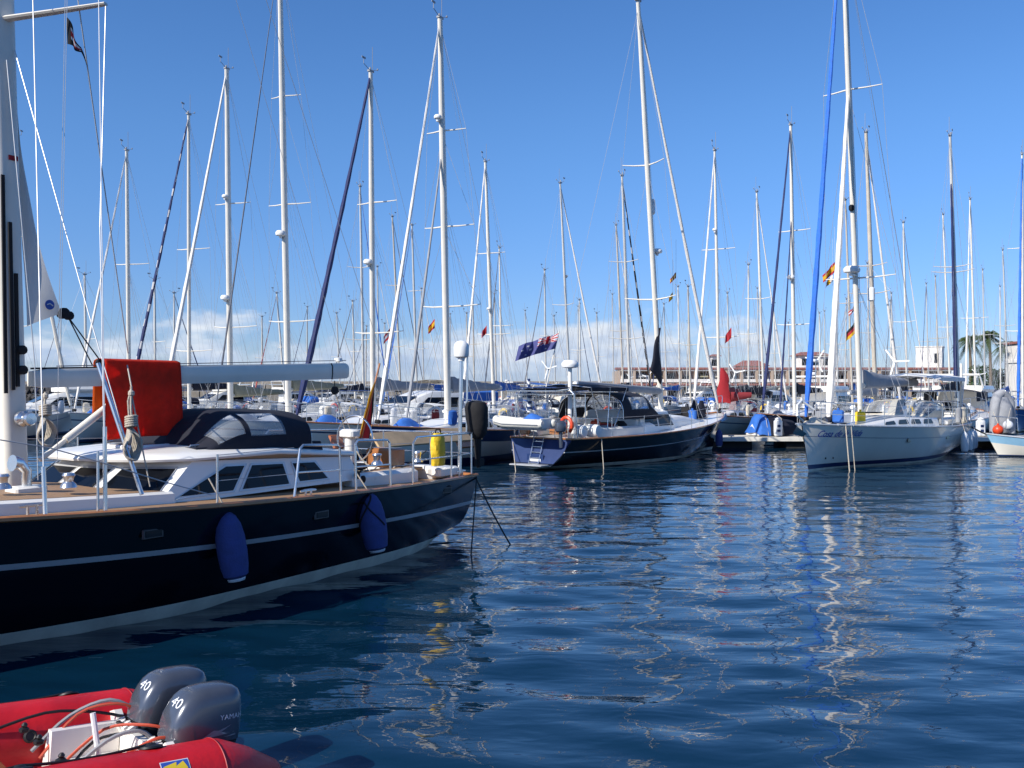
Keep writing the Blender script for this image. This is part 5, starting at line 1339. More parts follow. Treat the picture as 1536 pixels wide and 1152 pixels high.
# ================================================================== boats of the rows behind
HS = {  # hull styles: antifoul, boot, topside, cove, band
 'white': (['antifoul', 'bluestripe', 'hullwhite', 'bluestripe', 'hullwhite'], (.04, .14), (.28, .05), None),
 'band': (['bluestripe', 'bluestripe', 'hullwhite', 'silver', 'bluestripe'], (.02, .22), None, .36),
 'navy': (['antifoul', 'boot', 'navyhull2', 'silver', 'navyhull2'], (.04, .13), (.28, .03), None),
 'red': (['antifoul', 'redhull', 'hullwhite', 'redhull', 'hullwhite'], (.04, .16), (.26, .06), None),
 'grey': (['antifoul', 'boot', 'hullgrey', 'redhull', 'hullgrey'], (.04, .12), (.30, .04), None),
 'blue': (['antifoul', 'boot', 'bluehull', 'silver', 'bluehull'], (.04, .13), (.28, .03), None),
 'cream': (['antifoul', 'redhull', 'gel2', 'varnish', 'gel2'], (.04, .14), (.26, .05), None),
}
def bow_dir(u, Y, fx, near, J):
    if fx is None: dx = -.62 if near else .62; return dx, math.sqrt(1-dx*dx)*(-1 if near else 1)
    best = None
    for k in range(1, 90):
        an = PI*k/90*(-1 if near else 1); c, s = math.cos(an), math.sin(an); px = CX+F*(u*Y+J*c)/(Y+J*s)
        if best is None or abs(px-fx) < best[0]: best = (abs(px-fx), c, s)
    return best[1], best[2]
def sloop(xt, yt, xb, Y, fx, near, style, label, fcol='sailw', fcol2=None, fr=.075, L=10.5, hoodc='canvas', cover='canvas', spread=((.30, .95), (.63, .8)),
          radars=(), mr=.08, mat='mast', simple=False, bim=None, inner=None, name="sailing_boat", dark=False, noboom=False, yaw=None):
    """one moored sloop: masthead at (xt, yt), mast foot column xb, depth Y, furled sail foot column fx"""
    u = (xb-CX)/F; mx = u*Y; J = .40*L
    if yaw is None:
        dx, dy = bow_dir(u, Y, fx, near, J); yaw = math.atan2(dy, dx)
    c, s = math.cos(yaw), math.sin(yaw); mxl = L*.575
    loc = (mx-c*mxl, Y-s*mxl, 0)
    f = Frame(name, loc, yaw, label, "sailing boat", "moored sailing boats"); o = f.o
    q = random.random(); hl = Hull(L, L*.325, bs=.62+.16*q, fs=.92+.1*q, fm=.98+.1*q, fb=1.28+.12*q, draft=.42, zs=.03, rake=.8-.3*q, stern=random.choice((-.35, -.2, .2)))
    mats, boot, cove, band = HS[style]
    h = hl.build(o, mats, boot=boot, cove=cove, band=band, n=28 if simple else 36, rail=None if simple else random.choice(('silver', 'varnish')), deck=random.choice(('gel', 'gel2', 'gel')))
    tr = trunk(o, hl, L*.30, L*.80, L*.112, L*.05, .36, nwin=2 if simple else 3, slope=.35)
    base = Vector((mxl, 0, hl.dk(mxl)+.36)); top = f.l(P(xt, yt, Y)); top.y = max(-.5, min(.5, top.y))
    if hoodc: hood(o, L*.385, L*.23, L*.105, hl.dk(L*.3)+.30, .58, hoodc, front=.48, wins=not simple)
    ck = MB()
    for sd_ in (1, -1): ck.box((L*.16, sd_*L*.10, hl.dk(1)+.12), (L*.22, .24, .28), bev=.05)
    ck.build("cockpit_coaming", 'gel', o)
    if bim:
        bz = hl.dk(1)+1.7; m = MB(); m.grid(lambda a, b: Vector((.2+L*.2*a, (b*2-1)*L*.105, bz+.14*(1-(b*2-1)**2))), 6, 8); bo = m.build("bimini", bim, o)
        m = MB()
        for x in (.25, L*.2): m.tube([(L*.1, L*.105, hl.dk(1)), (x, L*.105, bz), (x, 0, bz+.13), (x, -L*.105, bz), (L*.1, -L*.105, hl.dk(1))], .014, 5)
        m.build("bimini_frame", 'steel', bo)
    fore = Vector((L*.965, 0, hl.dk(L*.97)+.2))
    rig(f, hl, base, top, r=mr*1.25, spread=spread, mat=mat, fore=fore, fmat=fcol, fmat2=fcol2, fr_r=fr, boomL=0 if noboom else L*.36, boomz=.75+.3*q, cover=cover, radars=radars, inner=inner, shroud_r=.0065)
    rails(o, hl, n=6 if simple else 7, h=.6, r=.013)
    if not simple:
        wh = MB(); cc = Vector((L*.13, 0, hl.dk(1)+.55)); wh.tube([cc+Vector((0, .4*math.cos(a), .4*math.sin(a))) for a in [2*PI*i/20 for i in range(20)]], .014, 5, closed=True); wh.tube([(L*.14, 0, hl.dk(1)-.1), (L*.14, 0, hl.dk(1)+.7)], .07, 8); wh.build("steering_wheel", 'steel', o)
    gear(o, hl, L, not simple)
    return f, hl
def gear(o, hl, L, rich):
    r = random
    dk, bw = hl.dk, hl.bw
    if r.random() < .55:                                             # stern arch with a solar panel
        z = dk(0)+1.35; m = MB()
        for x in (.15, .75): m.tube([(x, bw(0)*.95, dk(0)), (x, bw(0)*.95, z), (x, -bw(0)*.95, z), (x, -bw(0)*.95, dk(0))], .018, 5)
        a = m.build("stern_arch", 'steel', o); m = MB(); m.box((.45, 0, z+.04), (.9, bw(0)*1.7, .03)); m.build("solar_panel", 'bluestripe', a)
    if r.random() < .14:                                             # wind generator on a pole
        y = bw(0)*.8*r.choice((1, -1)); z = dk(0)+2.3+.5*r.random(); m = MB(); m.tube([(.12, y, dk(0)), (.12, y, z)], .022, 6); p = m.build("generator_pole", 'steel', o)
        m = MB(); m.lathe((-.12, y, z+.05), [(.01, 0), (.07, .05), (.08, .3), (.03, .42)], 10, (1, 0, 0))
        for k in range(3):
            t = 2*PI*k/3+r.random()*.3; m.box((.26, y+.3*math.cos(t), z+.05+.3*math.sin(t)), (.012, .56, .06), rot=Matrix.Rotation(t, 3, 'X'))
        m.build("wind_generator", 'plastic', p)
    for k in range(3 if rich else 1):                                 # rolled and bagged things along the rail
        x = r.uniform(.1, .75)*L; sd_ = r.choice((1, -1)); c = Vector((x, sd_*(bw(x)-.10), dk(x)+.40)); w = r.uniform(.12, .22); hh = r.uniform(.25, .42)
        m = MB(); m.loft([[c+Vector((w*1.3*q*math.cos(t)*(1+.12*math.sin(3*t+zz*9)), w*.7*q*math.sin(t), zz)) for t in [2*PI*i/10 for i in range(10)]] for q, zz in ((.4, -hh), (.9, -hh*.8), (1, 0), (.85, hh*.6), (.3, hh*.75))], True, True, True)
        m.build(r.choice(("rail_bag", "rolled_cover")), r.choice(('canvas', 'canvasblue', 'canvaswhite', 'canvascream', 'canvasgrey', 'fenderwhite', 'canvasred')), o)
    if r.random() < .6:                                              # horseshoe buoy
        y = -bw(.2)*.7*r.choice((1, -1)); m = MB(); c = Vector((.12, y, dk(0)+.42)); m.tube([c+Vector((0, .2*math.sin(t), .24*math.cos(t))) for t in [-2.5+5*i/14 for i in range(15)]], .055, 8); m.build("horseshoe_buoy", r.choice(('yellow', 'fenderorange', 'plastic', 'yellow')), o)
    if rich:
        x = L*.82; m = MB(); m.grid(lambda u, v: Vector((x-.5+1.1*u, (v-.5)*.9*(1-.5*u), dk(x)+.06+.28*math.sin(PI*v)*math.sin(PI*u)+.02*math.sin(11*u+7*v))), 8, 8); m.build("deck_bag", r.choice(('canvas', 'canvaswhite', 'canvasblue', 'canvasgrey')), o)
        m = MB(); m.box((L*.52, 0, dk(L*.5)+.46), (.5, .5, .05), bev=.015); m.build("hatch", 'glass', o)
        for s in (1, -1):
            m = MB(); x = L*.47; m.tube([(x, s*L*.07, dk(x)+.36), (x, s*L*.07, dk(x)+.56), (x+.08, s*L*.07, dk(x)+.64)], [.06, .06, .09], 8); m.build("deck_vent", 'plastic', o)
ROWS = {}
BOATS = []
def place(*a, **k):
    r = sloop(*a, **k); BOATS.append((r[0].o.location.copy(), r[0].M, r[1].L)); return r
gear(MY.o, MYH, 12.4, True); gear(WY.o, WYH, 12.6, True)
def clutter(o, hl, xs, w, mats, n, seed):
    r = random.Random(seed)
    for k in range(n):
        x = r.uniform(*xs); y = r.uniform(-w, w); z = hl.dk(x)+.12; kind = r.choice(("rope", "bag", "box", "jerry"))
        m = MB()
        if kind == "rope":
            for q in range(4): m.tube([Vector((x+.14*math.cos(t), y+.14*math.sin(t), z+.03*q+.01*math.sin(3*t))) for t in [2*PI*i/12 for i in range(12)]], .018, 5, closed=True)
            m.build("coiled_line", r.choice(('rope', 'ropedark', 'skin')), o)
        elif kind == "bag":
            a = r.uniform(.14, .26); m.loft([[Vector((x+a*1.4*q*math.cos(t)*(1+.15*math.sin(2*t+zz*8)), y+a*q*math.sin(t), z+zz)) for t in [2*PI*i/10 for i in range(10)]] for q, zz in ((.7, -.1), (1, .05), (.9, .22), (.4, .34))], True, True, True); m.build("stowed_bag", r.choice(mats), o)
        elif kind == "box":
            m.box((x, y, z+.12), (r.uniform(.3, .6), r.uniform(.25, .45), .3), rot=Matrix.Rotation(r.uniform(-.4, .4), 3, 'Z'), bev=.04); m.build("deck_box", r.choice(mats), o)
        else:
            m.box((x, y, z+.16), (.18, .32, .38), rot=Matrix.Rotation(r.uniform(-.4, .4), 3, 'Z'), bev=.04); m.tube([(x, y, z+.34), (x, y, z+.42)], .04, 8); m.build("jerry_can", r.choice(('canvasblue', 'fenderorange', 'yellow', 'greyplastic')), o)
clutter(MY.o, MYH, (.3, 3.4), 1.2, ('canvas', 'greyplastic', 'black', 'canvasgrey', 'varnish', 'canvasred'), 12, 3)
clutter(MY.o, MYH, (7.8, 11.2), .8, ('canvas', 'canvasgrey', 'black'), 6, 4)
clutter(WY.o, WYH, (.3, 2.6), 1.3, ('canvas', 'canvascream', 'canvaswhite', 'canvasred', 'greyplastic'), 10, 5)
clutter(WY.o, WYH, (8.4, 11.6), .7, ('canvascream', 'canvaswhite', 'canvasgrey'), 6, 6)
# first row, moored bow towards the left foreground
place(660, 28, 672, 31.0, 563, True, 'band', "white sloop with a navy band below its deck edge lying behind the near yacht's stern", 'sailw', fr=.072, L=10.5, hoodc='canvasgrey', cover='canvasgrey', mr=.115,
      spread=((.28, 1.1), (.48, .95), (.72, .75)), radars=((.745, .28, .13),), inner=(Vector((8.6, 0, 1.45)), .68, .06, 'canvasgrey'))
place(556, 108, 560, 34.5, 440, True, 'white', "white sloop with thick navy furled headsail and round radar above its boom line", 'furlnavy', None, fr=.115, L=10.8, hoodc='canvaswhite', cover='canvasgrey', mr=.10, spread=((.24, 1.1), (.62, .9)), radars=((.44, .26, .17),), bim='canvascream')
place(419, -70, 433, 37.0, 318, True, 'white', "white sloop with the tall pale triple spreader mast beyond the white boom", 'wiredark', fr=.035, L=11.2, hoodc='canvaswhite', cover='canvasolive', mr=.125, spread=((.20, 1.15), (.455, 1.0), (.69, .7)), radars=((.385, .3, .2),))
place(340, 104, 346, 40.0, 241, True, 'white', "white sloop with pale furled headsail and two white radars on its mast", 'sailw', fr=.10, L=11.0, hoodc='canvas', cover='canvasolive', mr=.12, spread=((.25, 1.1), (.61, .9)), radars=((.33, .30, .19), (.625, .22, .13)))
place(283, 172, 284, 43.0, 186, True, 'navy', "dark sloop whose furled headsail is navy with white spiral stripes", 'furlnavy', 'flagwhite', fr=.09, L=10.5, cover='canvas', mr=.085, spread=((.20, 1.0), (.545, .9)))
place(190, 226, 194, 46.0, 108, True, 'white', "white sloop with thin white furled headsail, leftmost mast clear of the near rigging", 'sailw', fr=.07, L=10.4, cover='canvasblue', hoodc='canvasblue', mr=.10, spread=((.56, .95),))
place(24, 205, 30, 47.5, 108, False, 'white', "white sloop mostly hidden behind the big white mast and mainsail", 'mast', fr=.12, L=10.8, cover='canvas', mr=.09)

# ------------------------------------------------------------------ depth of each boat behind: free water, plausible mast height
SEGS = []
def add_seg(a, b, w): SEGS.append((Vector(a).to_2d(), Vector(b).to_2d(), w))
def seg_dist(p, q, a, b):
    best = 1e9
    for i in range(9):
        x = p.lerp(q, i/8)
        d = b-a; t = max(0, min(1, (x-a).dot(d)/max(1e-9, d.dot(d)))); best = min(best, (x-(a+d*t)).length)
    return best
for M_, L_, w_ in [(NY.M, 12.6, 2.1), (MY.M, 12.4, 2.0), (WY.M, 12.6, 2.0)]+[(b[1], b[2], 1.75) for b in BOATS]:
    add_seg(M_ @ Vector((0, 0, 0)), M_ @ Vector((L_, 0, 0)), w_)
add_seg((7.8, 39.6, 0), (30, 39.6, 0), 1.1)
def free(a, b, w):
    a, b = a.to_2d(), b.to_2d()
    return min(seg_dist(a, b, p, q)-w-v for p, q, v in SEGS)
def choose(yt, xb, fx, near, L, ymin=40, hmin=9.5, hmax=17.5, want=13.5):
    u = (xb-CX)/F; best = None
    for k in range(200):
        Y = ymin+k*.5; h = H+(HY-yt)/F*Y
        if h < hmin or h > hmax: continue
        J = .4*L; dx, dy = bow_dir(u, Y, fx, near, J)
        d = Vector((dx, dy, 0)); m = Vector((u*Y, Y, 0)); st = m-d*L*.575; bo = m+d*L*.425
        if min(st.y, bo.y) < 40.9 and max(st.x, bo.x) > 6: continue
        cl = free(st, bo, L*.165); pen = abs(h-want)+max(0, .35-cl)*14
        if best is None or pen < best[0]: best = (pen, Y, st, bo, cl)
    return best
def auto(xt, yt, xb, fx, near, style, label, L=10.0, want=13.5, ymin=40, **k):
    b = choose(yt, xb, fx, near, L, ymin=ymin, want=want)
    if b is None: b = choose(yt, xb, fx, near, L, ymin=ymin, hmin=5, hmax=30, want=want)
    add_seg(b[2], b[3], L*.165)
    if b[4] < 0: print("tight", label, round(b[4], 2), "Y", b[1])
    return sloop(xt, yt, xb, b[1], fx, near, style, label, L=L, **k)
auto(728, 243, 741, 690, True, 'white', "white sloop whose white furled headsail nearly touches the satellite dome pole", hoodc='canvasblue', cover='canvasblue', radars=((.40, .2, .12),), mr=.10, bim='canvasblue', fr=.08)
auto(839, 275, 856, 908, False, 'white', "white sloop with grey mast just right of the blue ensign", hoodc='canvas', cover='canvasgrey', mat='mastalu', fr=.085, spread=((.45, .9),), radars=((.58, .2, .11),))
auto(933, 264, 946, 980, False, 'band', "white sloop with black and white spiralled headsail left of the middle yacht's mast", fcol='flagblack', fcol2='flagwhite', fr=.075, mat='mastalu')
auto(1072, 226, 1079, 1040, True, 'white', "white sloop with red sail bundled at its mast and dark red boom cover", cover='canvasred', hoodc='canvasred', radars=((.69, .2, .12),), fr=.075, spread=((.28, .95), (.62, .85)))
auto(1186, 188, 1192, 1143, True, 'navy', "dark blue sloop with two navy furled headsails and a flat radar", fcol='furlnavy', fr=.085, radars=((.46, .26, .19),), cover='canvas', inner=(Vector((7.6, 0, 1.4)), .7, .055, 'furlnavy'), mr=.10)
auto(1299, 199, 1314, 1352, False, 'cream', "cream sloop with weathered tan mast and pale furled headsail behind the white yacht", mat='masttan', fr=.085, mr=.115, hoodc='canvascream', cover='canvasgrey', spread=((.42, 1.0), (.52, .9)))
auto(1425, 204, 1438, None, False, 'white', "white sloop with navy stowed sail up the right side of its mast", mat='mastalu', fcol=None, mr=.10, inner=(Vector((5.2, 0, 2.1)), .93, .10, 'furlnavy'), spread=((.50, 1.0), (.52, .9)), hoodc='canvas')
auto(1533, 232, 1534, 1527, True, 'blue', "blue hulled sloop with bright blue furled headsail at the far right edge", fcol='furlblue', fr=.10, cover='canvasblue', hoodc='canvas', radars=((.35, -.25, .16),))
auto(1135, 288, 1146, 1182, False, 'white', "white sloop with slim mast and white headsail slanting down to its right", fr=.075, spread=((.50, .9),))
auto(1455, 299, 1464, 1447, True, 'grey', "grey sloop with white furled headsail close along its mast near the palms", fr=.07, spread=((.42, .9),))
auto(540, 280, 546, 585, False, 'navy', "dark sloop with grey mast left of the round radar mast", mat='mastalu', fcol='furlblue', fr=.045)
auto(618, 338, 626, 573, True, 'white', "white sloop with blue furled headsail crossing another behind the near yacht's stern", mat='mastalu', fcol='furlblue', fr=.05, hoodc='canvasblue', cover='canvasblue')
auto(579, 326, 602, 640, False, 'white', "white sloop with a leaning bare grey mast", mat='masttan', fcol='wiredark', fr=.04)
auto(922, 338, 936, 968, False, 'cream', "cream sloop with tan mast just left of the spiralled headsail", mat='masttan', fr=.05, spread=((.40, .8),))
auto(1355, 334, 1361, 1392, False, 'white', "white sloop with thin white headsail in front of the white block building", fr=.05, spread=((.45, .8),))
auto(1414, 322, 1426, None, True, 'white', "white sloop with plain white mast left of the palms", fcol=None, spread=((.40, .8),), want=14)
SIMPLE = [
 (749, 372, 753, 725, True, 'white', "small white sloop right of the satellite dome", 'mast'), (817, 405, 819, None, True, 'blue', "small blue sloop whose mast stands behind the blue ensign", 'mastalu'),
 (869, 450, 871, None, False, 'white', "small white sloop with short white mast right of the ensign", 'mast'), (1032, 430, 1036, None, True, 'grey', "small grey sloop right of the middle yacht's headsail", 'masttan'),
 (1091, 440, 1095, None, False, 'white', "small white sloop behind the red sail", 'mastalu'), (1268, 300, 1279, None, True, 'cream', "cream sloop whose tan mast carries a string of flags behind the white yacht", 'masttan'),
 (1301, 395, 1305, None, False, 'white', "small white sloop right of the white yacht's mast", 'mastalu'), (1403, 415, 1409, None, True, 'white', "small white sloop with tan mast beside the white block building", 'masttan'),
 (1504, 375, 1513, None, False, 'white', "small white sloop in front of the palms", 'mastalu'), (1474, 405, 1478, None, True, 'blue', "small blue sloop left of the palm trunks", 'mastalu'),
 (232, 420, 233, None, True, 'white', "small white sloop just right of the spiral striped headsail", 'mast'), (393, 475, 394, None, False, 'white', "small white sloop left of the tallest white mast", 'masttan'),
 (529, 452, 533, None, True, 'white', "small white sloop above the end of the white boom", 'mast'), (895, 470, 899, None, True, 'white', "small white sloop with low mast left of the middle yacht's boom", 'mastalu'),
 (1017, 430, 1020, None, False, 'white', "small white sloop with mast close by the middle yacht's mast", 'mast'), (127, 412, 130, None, True, 'white', "small white sloop seen between the near yacht's mast and shroud", 'mast'),
 (414, 440, 428, None, True, 'white', "white sloop with red furled headsail behind the white boom", 'mast'), (1254, 430, 1257, None, False, 'white', "small white sloop whose mast shows beside the blue furled headsail", 'mastalu'),
 (1500, 430, 1501, None, True, 'white', "small white sloop just left of the white corner building", 'mast'), (566, 400, 568, None, False, 'white', "small white sloop with grey mast beside the round radar mast", 'mastalu'),
 (700, 470, 702, None, True, 'grey', "small grey sloop behind the satellite dome", 'masttan'), (1229, 470, 1231, None, True, 'white', "small white sloop below the red roofed house", 'mast'),
 (1337, 440, 1341, None, True, 'navy', "small dark sloop left of the white block building", 'mastalu'), (1160, 460, 1164, None, False, 'white', "small white sloop left of the two navy headsails", 'mast')]
for xt, yt, xb, fx, near, st, lab, mt in SIMPLE:
    red = 'red furled' in lab
    auto(xt, yt, xb, fx, near, st, lab, L=8.2, want=9.8 if yt > 380 else 12, simple=True, mat=mt, mr=.07, fcol='furlred' if red else random.choice(('sailw', None, None, 'wiredark')), fcol2='flagwhite' if red else None, fr=.055, spread=((.5, .8),),
         hoodc=random.choice(('canvas', 'canvasblue', 'canvaswhite', 'canvascream')), cover=random.choice(('canvas', 'canvasblue', 'canvasgrey', 'canvascream')))

rr_ = random.Random(21)
for k in range(26):
    xb = 470+k*40+rr_.uniform(-14, 14) if k < 24 else (90, 262)[k-24]; yt = rr_.uniform(395, 490)
    fr_, hl_ = auto(xb+rr_.uniform(-6, 4), yt, xb, None, rr_.random() < .5, rr_.choice(('white', 'white', 'navy', 'cream', 'band')), "small distant sloop with bare mast lost among the far rows of masts", L=8.0, want=9.0+rr_.random()*3, ymin=62, simple=True,
         mat=rr_.choice(('mastalu', 'masttan', 'mast')), mr=.065, fcol=rr_.choice(('sailw', None, 'furlnavy')), fr=.05, spread=((.5, .75),), hoodc=rr_.choice(('canvas', 'canvaswhite', None)), cover=rr_.choice(('canvas', 'canvasblue', 'canvascream')))
    fr_.o['group'] = "distant small sloops in the far rows"
# ------------------------------------------------------------------ motor cruisers without masts
def cruiser(pxc, Y, yaw, L, label, top='gel', fly=True, style='white', can=None):
    f = Frame("motor_cruiser", ((pxc-CX)/F*Y, Y, 0), yaw, label, "motor boat", "moored motor boats"); o = f.o
    hl = Hull(L, L*.34, bs=.9, fs=.95, fm=1.05, fb=1.35, draft=.35, zs=-.1, rake=1.1, stern=0, pm=.16, pb=.8)
    mats, boot, cove, band = HS[style]; f.o.location = f.M @ Vector((-L/2, 0, 0)); f.M = Matrix.Translation(f.o.location) @ Matrix.Rotation(yaw, 4, 'Z'); f.I = f.M.inverted()
    hl.build(o, mats, boot=boot, cove=cove, band=band, n=28, rail='silver')
    a = MB(); w = L*.135
    def sec(x, w, z0, z1, k=.85): return [Vector((x, w, z0)), Vector((x, w*.93, z0+(z1-z0)*.75)), Vector((x, w*k, z1)), Vector((x, 0, z1+.06)), Vector((x, -w*k, z1)), Vector((x, -w*.93, z0+(z1-z0)*.75)), Vector((x, -w, z0))]
    z = hl.dk(L*.5)-.05
    rs = [sec(L*.28, w, z, z+1.25), sec(L*.50, w, z, z+1.3), sec(L*.60, w*.98, z, z+1.0), sec(L*.70, w*.9, z+.02, z+.55), sec(L*.9, w*.35, z+.1, z+.28)]
    a.loft(rs, False); a.add(rs[0], [list(range(7))]); a.add(rs[-1], [list(range(7))]); sup = a.build("cabin", top, o, angle=25)
    for s in (1, -1):
        m = MB(); m.prism([Vector((L*.30, s*(w*.985+.005), z+.45)), Vector((L*.62, s*(w*.97+.005), z+.45)), Vector((L*.545, s*(w*.925+.005), z+.98)), Vector((L*.31, s*(w*.93+.005), z+.98))], (0, s*.012, 0)); m.build("window", 'glass', sup, smooth=False)
    m = MB(); m.prism([Vector((L*.605, w*.75, z+1.02)), Vector((L*.605, -w*.75, z+1.02)), Vector((L*.685, -w*.7, z+.64)), Vector((L*.685, w*.7, z+.64))], (.02, 0, .03)); m.build("windscreen", 'glass', sup, smooth=False)
    if fly:
        m = MB(); m.loft([[Vector((x, s*w*k, z+zz)) for x, s in ((L*.18, 1), (L*.50, 1), (L*.56, .4), (L*.56, -.4), (L*.50, -1), (L*.18, -1))] for k, zz in ((.95, 1.28), (1.0, 1.42), (.95, 1.62), (.85, 1.64))], True, True, True); m.build("flybridge", top, sup, angle=30)
        m = MB(); m.tube([(L*.2, w, z+1.5), (L*.17, w*.9, z+2.25), (L*.17, -w*.9, z+2.25), (L*.2, -w, z+1.5)], .07, 8); ao = m.build("radar_arch", top, sup); radar(ao, (L*.17, 0, z+2.36), .22, .18)
    if can: 
        m = MB(); m.grid(lambda u, v: Vector((L*.02+L*.28*u, (v*2-1)*w*1.02, z+1.25+.2*(1-(v*2-1)**2))), 6, 10); m.grid(lambda u, v: Vector((L*.02+L*.28*u, w*1.02, z+1.25-.5*v)), 6, 3); m.grid(lambda u, v: Vector((L*.02+L*.28*u, -w*1.02, z+1.25-.5*v)), 6, 3); m.build("cockpit_canopy", can, o)
    rails(o, hl, x0=L*.3, n=6, h=.55, stern=False, r=.014)
    return f
cr = [(95, 56, -2.5, 9.5, "white motor cruiser with raked cabin seen beside the near yacht's mast", 'gel', True, 'white', None),
 (505, 47, -2.3, 9.0, "white motor cruiser with cream canopy under the end of the white boom", 'gel', False, 'white', 'canvascream'),
 (632, 46, -2.4, 9.5, "white motor cruiser with bright blue canopy behind the near yacht's stern", 'gel', False, 'band', 'canvasblue'),
 (450, 62, .8, 8.0, "white motor cruiser with flybridge above the navy sprayhood", 'gel', True, 'white', None),
 (790, 62, .7, 9.0, "white motor cruiser with flybridge beyond the hanging dinghy", 'gel', True, 'white', None),
 (1045, 58, -2.3, 8.0, "white motor cruiser beyond the bow of the middle yacht", 'gel', True, 'white', None),
 (1155, 55, .8, 9.0, "white motor cruiser with navy canopy behind the pontoon", 'gel', False, 'navy', 'canvas'),
 (1245, 64, .9, 9.5, "white motor cruiser with flybridge left of the blue furled headsail's foot", 'gel', True, 'white', None),
 (1455, 49, .9, 10, "large white motor cruiser with flybridge behind the white yacht's stern", 'gel', True, 'white', 'canvas'),
 (1400, 66, .8, 9, "white motor cruiser below the white block building", 'gel', True, 'band', None),
 (330, 68, -2.3, 8.0, "white motor cruiser behind the red towel and sprayhood", 'gel2', True, 'white', 'canvasolive')]
for pxc, Y, yaw, L, lab, top, fly, st, can in cr:
    best = None
    for k in range(70):
        y = Y-4+k*.7; c = Vector(((pxc-CX)/F*y, y, 0)); d = Vector((math.cos(yaw), math.sin(yaw), 0))*L/2; cl = free(c-d, c+d, L*.17); pen = max(0, .4-cl)*10+abs(y-Y)*.08
        if best is None or pen < best[0]: best = (pen, y, c, d, cl)
    add_seg(best[2]-best[3], best[2]+best[3], L*.17)
    if best[4] < 0: print("tight", lab, best[4])
    cruiser(pxc, best[1], yaw, L, lab, top, fly, st, can)

# ------------------------------------------------------------------ pontoon and its fittings
def pontoon():
    f = Frame("pontoon", (7.9, 38.5, 0), 0, "grey floating pontoon with concrete edge between the middle yacht and the white yacht", "pontoon"); o = f.o
    m = MB(); m.box((11.5, 1.1, .37), (23, 2.2, .14), bev=.02); dk = m.build("deck_slab", 'concrete', o)
    for i in range(8):
        m = MB(); m.box((1.3+i*2.9, 1.1, .08), (1.5, 1.9, .44), bev=.04); m.build("float", 'darkfloat', o)
    m = MB(); m.box((11.5, -.04, .36), (23, .07, .16), bev=.01); m.build("fender_board", 'gel2', o)
    for x in (1.2, 4.0, 9.6, 15.2):
        m = MB(); m.tube([(x-.12, .25, .50), (x+.12, .25, .50)], .025, 6); m.tube([(x, .25, .42), (x, .25, .5)], .03, 6); m.build("cleat", 'steel', o)
    return f
pontoon()
def pedestal(px, label):
    Y = 39.3; p = P(px, 650, Y); f = Frame("power_pedestal", (p.x, Y, .44), 0, label, "power pedestal", "power pedestals on the pontoon")
    m = MB(); m.box((0, 0, .35), (.32, .28, .70), bev=.05); b = m.build("housing", 'plastic', f.o)
    m = MB(); m.lathe((0, 0, .70), [(.12, 0), (.14, .04), (.05, .10), (.001, .11)], 12); m.build("lamp_cap", 'plastic', b)
    for z in (.25, .45): m = MB(); m.box((0, -.145, z), (.14, .02, .10), bev=.01); m.build("socket", 'bluestripe', b)
pedestal(1167, "white power pedestal on the pontoon left of the white yacht's bow"); pedestal(1471, "white power pedestal on the pontoon behind the white yacht's stern")
# tarpaulin covered dinghy on the pontoon
def tarp_dinghy():
    p = P(1158, 650, 40.0); f = Frame("covered_dinghy", (p.x, 40.1, .44), .2, "upturned dinghy under a navy and blue tarpaulin on the pontoon", "dinghy")
    m = MB(); m.grid(lambda u, v: Vector((-.95+1.9*u+.03*math.sin(9*v), (v-.5)*1.5*(1-.25*u*u), .06+.86*math.sin(PI*v)**.6*(1-.35*u*u)*min(1, u*8+.1)+.03*math.sin(17*u+8*v))), 20, 16, mifun=lambda u, v: 1 if u < .28 else 0); m.build("tarpaulin", ['canvas', 'canvasblue'], f.o)
    m = MB(); m.loft([[Vector((x, -.6, .03)), Vector((x, 0, .5)), Vector((x, .6, .03))] for x in (-.9, .8)], True, True, True); m.build("dinghy_hull", 'gel', f.o)
    m = MB()
    for u in (-.5, .2): m.tube([(u, -.74, .03), (u, -.5, .75), (u, 0, .93), (u, .5, .75), (u, .74, .03)], .012, 5)
    m.build("lashing", 'rope', f.o)
tarp_dinghy()

